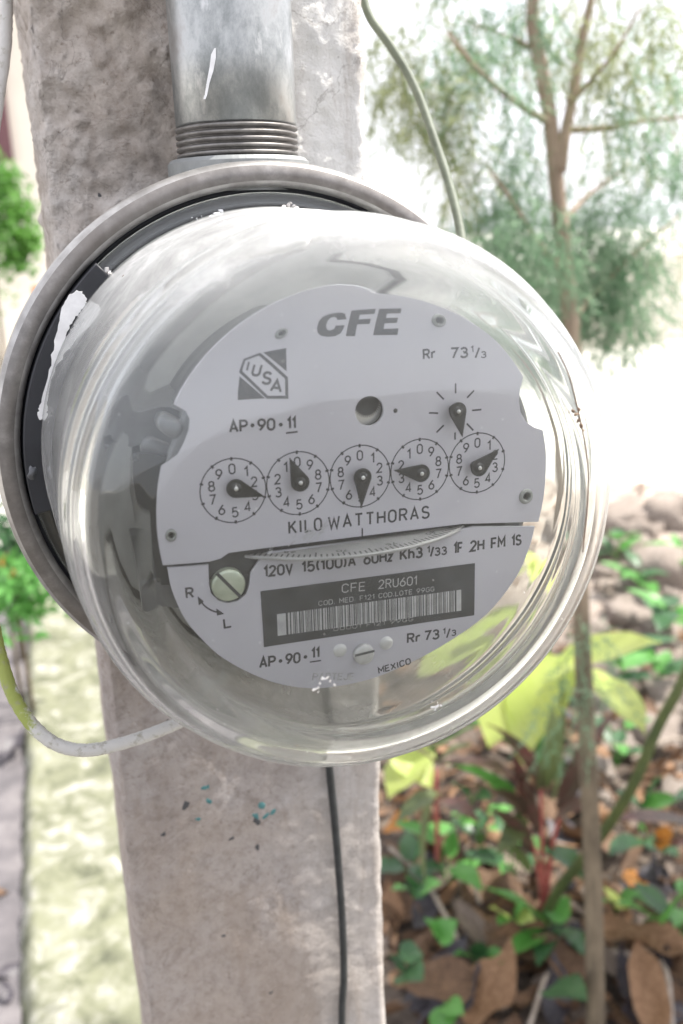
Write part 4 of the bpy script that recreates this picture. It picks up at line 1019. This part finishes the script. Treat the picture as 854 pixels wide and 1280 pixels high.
# --- red stemmed plants
def red_plant(base, tops, leaves, label):
    r = empty('red_stemmed_plant', base)
    tag(r, label, 'plant')
    for t in tops: stem(r, [base]+[wd(*p) for p in t], .006, .003, 'red_stem')
    for a, b_, W, mt, cu_, ro in leaves: place_leaf(wd(*a), wd(*b_), W, mt, r, cu_, ro, tip_p=.9)
b1 = wd(680, 1145, zg=.04)
red_plant(b1, [[(678, 1080, 1.72), (676, 985, 1.62)], [(672, 1080, 1.72), (655, 1020, 1.66)], [(690, 1060, 1.70), (705, 1005, 1.62)]],
 [((676, 985, 1.62), (608, 905, 1.5), .035, 'red_leaf', .7, .4), ((678, 985, 1.62), (690, 880, 1.6), .06, 'olive_leaf', .3, 1.2), ((700, 1010, 1.62), (772, 885, 1.55), .04, 'red_leaf', .4, .5),
  ((655, 1020, 1.66), (585, 985, 1.5), .05, 'red_leaf', .6, .2), ((665, 1000, 1.62), (560, 950, 1.5), .05, 'red_leaf', .8, -.2), ((640, 998, 1.62), (558, 955, 1.55), .055, 'green_leaf', .5, .6),
  ((655, 1020, 1.66), (620, 1070, 1.6), .04, 'olive_leaf', .5, -.5), ((705, 1005, 1.62), (740, 960, 1.6), .035, 'red_leaf', .5, .3), ((690, 1060, 1.7), (730, 1100, 1.6), .05, 'dark_leaf', .5, 0), ((690, 1030, 1.62), (765, 1000, 1.5), .05, 'red_leaf', .5, .3), ((660, 1060, 1.66), (600, 1010, 1.52), .045, 'red_leaf', .6, .3), ((672, 1040, 1.66), (640, 935, 1.55), .028, 'red_leaf', .3, .8), ((660, 1090, 1.68), (618, 1045, 1.6), .035, 'olive_leaf', .5, .3)],
 'plant with red stems and maroon leaves in front of the yellow leaves')
b2 = wd(548, 1090, zg=.04)
red_plant(b2, [[(546, 1020, 1.72), (545, 960, 1.65)]],
 [((545, 985, 1.68), (532, 1105, 1.6), .055, 'olive_leaf', .4, 1.2), ((545, 955, 1.65), (500, 930, 1.6), .04, 'red_leaf', .5, 0), ((546, 955, 1.65), (590, 930, 1.6), .04, 'olive_leaf', .5, 0), ((548, 1000, 1.66), (600, 1030, 1.55), .045, 'red_leaf', .5, 0), ((545, 990, 1.66), (495, 1030, 1.6), .04, 'olive_leaf', .5, 0)],
 'small red stemmed plant with a hanging green leaf beside the post')
b3 = wd(900, 1060, zg=.04)
red_plant(b3, [[(900, 1020, 1.6), (905, 1000, 1.5)]],
 [((880, 1035, 1.55), (760, 1025, 1.5), .05, 'red_leaf', .4, .1), ((900, 1000, 1.5), (840, 1000, 1.4), .045, 'dark_leaf', .4, 0), ((905, 1000, 1.5), (860, 900, 1.5), .045, 'red_leaf', .4, 0)],
 'plant with a long grey maroon leaf reaching in from the right edge')

# --- low green plants
def low_plant(px, py, leaves, label, group=None, stem_mat='green_leaf'):
    base = wd(px, py, zg=.035); r = empty('seedling', base); tag(r, label, 'seedling', group)
    for a, b_, W, mt, cu_, ro in leaves:
        p0 = wd(*a); p1 = wd(*b_)
        place_leaf(p0, p1, W, mt, r, cu_, ro, tip_p=.8); stem(r, [base, (base+p0)/2+Vector((0, 0, .01)), p0], .0025, .0018, stem_mat)
low_plant(690, 1180, [((682, 1155, 1.72), (600, 1108, 1.72), .085, 'green_leaf', .35, .5), ((685, 1165, 1.7), (625, 1205, 1.6), .05, 'green_leaf', .4, .2), ((700, 1160, 1.7), (730, 1195, 1.6), .06, 'dark_leaf', .5, -.3),
    ((690, 1150, 1.7), (712, 1120, 1.72), .05, 'green_leaf', .3, .2), ((690, 1165, 1.7), (672, 1210, 1.6), .045, 'dark_leaf', .4, .2)], 'seedling with one big glossy green leaf at the foot of the red stems')
low_plant(548, 1178, [((548, 1172, 1.6), (530, 1148, 1.6), .045, 'green_leaf', .3, .3), ((548, 1174, 1.6), (572, 1150, 1.6), .05, 'green_leaf', .3, .3)], 'tiny bright green two leaved seedling among brown leaves')
low_plant(555, 1262, [((560, 1262, 1.5), (548, 1300, 1.45), .05, 'green_leaf', .3, .3), ((558, 1255, 1.5), (580, 1270, 1.45), .04, 'green_leaf', .3, .3)], 'green seedling cut by the bottom edge near the post')
low_plant(500, 1215, [((505, 1215, 1.5), (486, 1195, 1.5), .045, 'dark_leaf', .3, .3), ((505, 1215, 1.5), (530, 1225, 1.45), .06, 'dark_leaf', .3, .3), ((500, 1190, 1.5), (530, 1195, 1.5), .04, 'dark_leaf', .3, .3)], 'dark green seedling close against the post')
low_plant(700, 1240, [((690, 1235, 1.5), (735, 1250, 1.4), .07, 'dark_leaf', .3, .2)], 'single dark leaf shoot low beside the conifer trunk')
low_plant(800, 1160, [((820, 1150, 1.65), (770, 1128, 1.6), .05, 'green_leaf', .3, .2), ((830, 1140, 1.65), (790, 1100, 1.7), .05, 'dark_leaf', .3, .2), ((835, 1150, 1.6), (870, 1105, 1.5), .06, 'green_leaf', .3, .5)], 'green seedling low at the right edge beyond the trunk')
for q_, (px, py, mts) in enumerate(((600, 1215, ('green_leaf', 'dark_leaf')), (640, 1165, ('green_leaf', 'lime_leaf')), (770, 1145, ('lime_leaf', 'green_leaf')), (830, 1070, ('red_leaf', 'orange_leaf')), (590, 1010, ('red_leaf', 'dark_leaf')), (520, 1130, ('dark_leaf', 'green_leaf')), (780, 1230, ('dark_leaf', 'red_leaf')))):
    lb_ = ('low green shoot in the brown leaves between post and big leaf', 'yellow green shoot left of the big glossy leaf', 'small yellow green shoot right of the trunk, level with the big leaf', 'shoot with red and orange leaves near the right edge', 'shoot of maroon leaves under the yellow leaves', 'dark green shoot close beside the post edge', 'dark shoot among dry leaves right of the trunk foot')[q_]
    lv = []
    for a_ in range(4):
        t_ = a_*1.6+q_; lv.append(((px+8*math.cos(t_), py-18, 1.68), (px+34*math.cos(t_), py-22-16*math.sin(t_), 1.66), .034, mts[a_ % 2], .5, .3))
    low_plant(px, py, lv, lb_)
low_plant(800, 1030, [((800, 1010, 1.9), (770, 990, 1.9), .06, 'dark_leaf', .3, .2), ((805, 1010, 1.9), (830, 970, 1.85), .07, 'dark_leaf', .3, .2), ((805, 1010, 1.9), (850, 1000, 1.85), .06, 'green_leaf', .3, .2), ((800, 1050, 1.8), (760, 1070, 1.75), .06, 'dark_leaf', .3, .2), ((810, 1050, 1.8), (850, 1070, 1.75), .07, 'dark_leaf', .3, 0)], 'dark green leafy seedling right of the leaning stem')
r5 = random.Random(9)
for k, (px, py, n) in enumerate(((770, 700, 6), (800, 740, 7), (835, 790, 8), (780, 850, 7), (820, 860, 7), (845, 720, 6), (600, 1060, 6), (640, 1100, 5), (560, 1110, 5), (770, 960, 6), (850, 1190, 5), (515, 1100, 4))):
    base = wd(px, py, zg=.06); r = empty('seedling', base)
    tag(r, 'small seedling of rounded green leaves on the leaf covered ground', 'seedling', 'small green seedlings on the garden soil')
    for q in range(n):
        a = 2*PI*q/n+r5.uniform(-.3, .3); L = r5.uniform(.05, .10)*(1 if py > 900 else 1.5)
        p0 = base+Vector((math.cos(a)*.02, math.sin(a)*.02, r5.uniform(.03, .12))); p1 = p0+Vector((math.cos(a), math.sin(a), r5.uniform(-.1, .5)))*L
        place_leaf(p0, p1, L*.55, r5.choice(['green_leaf', 'green_leaf', 'dark_leaf']), r, .4, 0, tip_p=.8)
        stem(r, [base, (base+p0)/2, p0], .002, .0014, 'green_leaf')

# --- fallen leaves: a few shapes, shared by all copies
shapes = []
r6 = random.Random(4)
for k in range(8):
    bm = leaf_bm(1.0, r6.uniform(.34, .55), r6.uniform(.4, 1.3)*r6.choice((-1, 1)), r6.uniform(.1, .45)*r6.choice((-1, 1)), 10, .9, r6.uniform(.10, .22), rnd=r6)
    bm.transform(Matrix.Translation((-.5, 0, .05)))
    shapes.append(bm)
meshes = {}
for mt in ('dry_a', 'dry_b', 'dry_c', 'wet_leaf', 'orange_leaf'):
    for k, bm in enumerate(shapes):
        me = bpy.data.meshes.new('fallen_leaf'); bm.to_mesh(me); me.materials.append(M[mt]); me.shade_smooth(); meshes[mt, k] = me
def fallen(x, y, z, L, rz, mt, k, label, group=None, tilt=0.25):
    o = bpy.data.objects.new('fallen_leaf', meshes[mt, k % 8]); C.objects.link(o)
    o.location = (x, y, z); o.scale = (L, L, L); o.rotation_euler = (r6.uniform(-tilt, tilt), r6.uniform(-tilt, tilt), rz)
    return tag(o, label, 'fallen leaf', group)
hero = [(560, 1200, .22, 2.2, 'dry_a', 'big curled tan dry leaf lying low right of the post'), (625, 1250, .2, .4, 'dry_a', 'tan dry leaf crossing the bottom edge left of the trunk'), (790, 1195, .24, 2.7, 'dry_a', 'broad tan dry leaf on the ground right of the trunk'),
        (830, 1170, .18, .5, 'dry_c', 'grey brown dry leaf near the lower right edge'), (800, 1250, .22, 1.2, 'dry_a', 'tan dry leaf in the bottom right corner'), (700, 1215, .16, 2.0, 'dry_b', 'dark brown dry leaf beside the trunk foot'),
        (505, 1022, .12, 0.1, 'orange_leaf', 'orange fallen leaf beside the post edge'), (795, 1092, .13, 1.0, 'orange_leaf', 'orange red fallen leaf right of the trunk'), (590, 1140, .12, 1.9, 'dry_a', 'narrow tan dry leaf below the red stemmed plant'), (540, 1245, .2, 2.9, 'dry_b', 'dark curled dry leaf near the bottom of the post')]
for k, (px, py, L, rz, mt, lb) in enumerate(hero):
    p = wd(px, py, zg=.07); fallen(p.x, p.y, gz(p.x, p.y)+.04, L*.85, rz, mt, k, lb)
for k in range(260):
    px, py = r6.uniform(485, 865), r6.uniform(900, 1290); p = wd(px, py, zg=.04)
    fallen(p.x, p.y, gz(p.x, p.y)+r6.uniform(.008, .03), r6.uniform(.035, .13), r6.uniform(0, 6.3), r6.choice(['dry_a', 'dry_b', 'dry_b', 'dry_c', 'dry_b', 'wet_leaf']), k, 'dry brown leaf in the litter covering the garden ground', 'dry leaves littering the garden soil', .5)
for k, (px, py, L, rz, mt, lb) in enumerate(((22, 1205, .10, .5, 'wet_leaf', 'black shrivelled leaf on the grey paving lower left'), (8, 1245, .045, 2.0, 'wet_leaf', 'small dark round leaf at the bottom left edge'), (22, 940, .14, 1.1, 'wet_leaf', 'dark leaf on the shaded paving under the mossy cable'), (6, 1115, .05, .4, 'dry_b', 'small brown leaf at the left edge of the paving'))):
    p = wd(px, py, zg=.01); fallen(p.x, p.y, p.z+.004, L, rz, mt, k, lb, tilt=.1)
# fine litter as one mass
bm = bmesh.new()
for k in range(5200):
    x = r6.uniform(.14, 3.6); y = r6.uniform(.5, 4.2); 
    if garden_h(x, y) < 0 or (x*.5+y*.75 > 2.6 and k % 4): continue
    L = r6.uniform(.012, .05); a = r6.uniform(0, 6.3); c_ = Vector((x, y, gz(x, y)+r6.uniform(.003, .02))); u = Vector((math.cos(a), math.sin(a), r6.uniform(-.5, .5)))*L; w = Vector((-math.sin(a), math.cos(a), r6.uniform(-.5, .5)))*L*.35
    vs_ = [bm.verts.new(c_-u), bm.verts.new(c_-w), bm.verts.new(c_+u), bm.verts.new(c_+w)]; f = bm.faces.new(vs_); f.material_index = r6.choice((0, 1, 1, 2))
me = bpy.data.meshes.new('leaf_litter'); bm.to_mesh(me); bm.free()
for q in ('dry_a', 'dry_b', 'dry_c'): me.materials.append(M[q])
lit = link('leaf_litter', me); tag(lit, 'fine brown leaf litter spread over the garden soil', 'leaf litter'); lit['kind'] = 'stuff'
# twigs
for k, (a, b_, r, lb) in enumerate((((487, 1060), (575, 1180), .007, 'long bare twig slanting down beside the post'), ((570, 1090), (600, 1130), .006, 'short pale twig below the red stemmed plant'), ((660, 1290), (690, 1210), .006, 'pale forked twig crossing the bottom edge'),
        ((760, 1190), (830, 1240), .011, 'thick tan stick lying right of the trunk'), ((790, 950), (870, 925), .007, 'pale twig lying behind the leaning stem'), ((628, 1210), (630, 1260), .006, 'stubby grey twig standing among dry leaves'), ((840, 1290), (825, 1200), .008, 'pale stick at the lower right corner'))):
    p0 = wd(*a, zg=.07); p1 = wd(*b_, zg=.08)
    mid_ = (p0+p1)/2+Vector((.01, .01, .02)); o = link('twig', tube(catmull([p0, mid_, p1], 6), r*.7, 7, jitter=.12), 'twig', smooth=True); tag(o, lb, 'twig')

# --- rocks of the bank at the right
r7 = random.Random(8)
rock_me = []
for k in range(5):
    bm = bmesh.new(); bmesh.ops.create_icosphere(bm, subdivisions=3, radius=1)
    for v_ in bm.verts:
        n_ = v_.co.normalized(); f = 1+.35*noise.noise(n_*1.3+Vector((k*7, 0, 0)))+.16*noise.noise(n_*3.1+Vector((k*3, 2, 0)))+.06*noise.noise(n_*8)
        f+=.10*abs(noise.noise(n_*5+Vector((k, 1, 0)))); f2 = max(abs(n_.x*.9+n_.y*.43), abs(n_.y*.9-n_.x*.43), abs(n_.z*.95+n_.x*.2)); v_.co = n_*f/(f2**.8)*.72
    me = bpy.data.meshes.new('rock'); bm.to_mesh(me); bm.free(); me.materials.append(M['rock']); me.shade_smooth(); rock_me.append(me)
def rock(px, py, s, k, lb, grp=None, zg=.12):
    p = wd(px, py, zg=zg); o = bpy.data.objects.new('rock', rock_me[k % 5]); C.objects.link(o)
    o.location = (p.x, p.y, max(gz(p.x, p.y), 0)+s*.04); o.scale = (s, s*r7.uniform(.7, 1.1), s*r7.uniform(.55, .8)); o.rotation_euler = (r7.uniform(-.3, .3), r7.uniform(-.3, .3), r7.uniform(0, 6)); tag(o, lb, 'rock', grp)
rock(830, 700, .19, 0, 'largest pale brown rock of the bank at the right edge'); rock(775, 655, .15, 1, 'pale rock of the bank just right of the glass cover'); rock(845, 650, .2, 2, 'pale rock highest on the bank at the right edge')
rock(790, 745, .11, 3, 'sunlit cream rock among green seedlings on the bank'); rock(845, 840, .12, 4, 'brown rock low on the bank at the right edge')
for k in range(40):
    px, py = r7.uniform(740, 880), r7.uniform(640, 960); rock(px, py, r7.uniform(.03, .08), k, 'small brown limestone rock on the bank right of the meter', 'small rocks on the garden bank')
for k in range(14):
    px, py = r7.uniform(640, 960), r7.uniform(635, 700); rock(px, py, r7.uniform(.07, .13), k, 'mid sized pale rock along the top of the garden bank', 'rocks along the top of the bank')

# ================================================================ LEFT BACKGROUND
def box(name, x0, x1, y0, y1, z0, z1, mat, parent=None):
    bm = bmesh.new(); bmesh.ops.create_cube(bm, size=1)
    bm.transform(Matrix.Translation(((x0+x1)/2, (y0+y1)/2, (z0+z1)/2)) @ Matrix.Diagonal((x1-x0, y1-y0, z1-z0, 1)))
    bmesh.ops.bevel(bm, geom=bm.edges[:], offset=min(x1-x0, y1-y0, z1-z0)*.04, segments=1)
    return link(name, bm, mat, parent)
hs = empty('house', (0, 0, 0)); tag(hs, 'pale house wall with a dark maroon door far behind at left', 'house')
pw0 = wd(20, 640, 9.0)
box('wall', -9, 1.48, 8.5, 8.8, -.02, 3.4, 'wall', hs)
dB = wd(17, 180, 9.4)
box('door', dB.x-.9, dB.x, 8.44, 8.497, wd(17, 222, 9.4).z, wd(17, 222, 9.4).z+2.1, 'door', hs)
box('plinth', -9.02, 1.47, 8.42, 8.49, -.02, .10, 'wall', hs)
# low pale garden wall behind
gw = box('garden_wall', 1.5, 9, 9.2, 9.35, -.02, 1.05, 'wall'); tag(gw, 'low pale wall far behind the post and the conifer', 'wall')
# bush
bs = empty('bush', wd(18, 330, 4.6).xy.to_3d()); tag(bs, 'bright green bush seen left of the post', 'bush')
bm = bmesh.new()
def leaves_cloud(bm, c, rx, rz_, n, L):
    for _ in range(n):
        d = Vector((rn.gauss(0, .55), rn.gauss(0, .55), rn.gauss(0, .55)))
        p = c+Vector((d.x*rx, d.y*rx, d.z*rz_)); u = Vector((rn.gauss(0, 1), rn.gauss(0, 1), rn.gauss(0, 1))).normalized()*L*rn.uniform(.6, 1.2)
        w = u.cross(Vector((rn.gauss(0, 1), rn.gauss(0, 1), rn.gauss(0, 1)))).normalized()*L*.35
        bm.faces.new([bm.verts.new(p-u), bm.verts.new(p-w), bm.verts.new(p+u), bm.verts.new(p+w)])
for px, py, rp in ((4, 228, 22), (-15, 262, 34), (24, 270, 22), (10, 292, 30), (36, 300, 14), (-20, 330, 30), (20, 322, 16), (-35, 240, 36), (-50, 380, 40)):
    c_ = wd(px, py, 4.6); leaves_cloud(bm, c_-bs.location, rp*4.6/1129, rp*4.6/1129, 300, .028)
link('crown', bm, 'bush', bs)
for q_ in (-50, -30, -12): stem(bs, [bs.location+Vector((-.1, 0, 0)), bs.location+Vector((-.1+q_*.001, 0, .6)), wd(q_, 300, 4.6)], .014, .008, 'bark', 'stem')
pc = wd(48, 372, 4.4)
bol = empty('marker_post', (pc.x, pc.y, 0)); tag(bol, 'thin dark post with an orange cap behind the left of the meter', 'post')
link('pole', lathe([(0, 0), (22, 0), (22, pc.z*1000+10), (0, pc.z*1000+12)], 16), 'black', bol, True)
link('cap', lathe([(26, pc.z*1000+12), (26, pc.z*1000+55), (0, pc.z*1000+60)], 16), 'orange', bol, True)
# dark green plants at far left
for k, (px, py, dp, mt, lb) in enumerate(((8, 690, 3.0, 'dark_leaf', 'dark green leafy shrub at the left edge beside the ring'), (20, 742, 2.6, 'green_leaf', 'green shrub low at the left edge above the mossy cable'), (5, 725, 2.7, 'orange_leaf', 'shrub with yellow orange leaves at the far left edge'))):
    c_ = wd(px, py, dp); r = empty('shrub', (c_.x, c_.y, 0)); tag(r, lb, 'shrub')
    bm = bmesh.new(); leaves_cloud(bm, c_-r.location, (.12, .10, .05)[k], (.14, .10, .04)[k], (420, 320, 40)[k], .03); link('foliage', bm, mt, r)
    stem(r, [r.location, c_], .008, .004, 'bark')
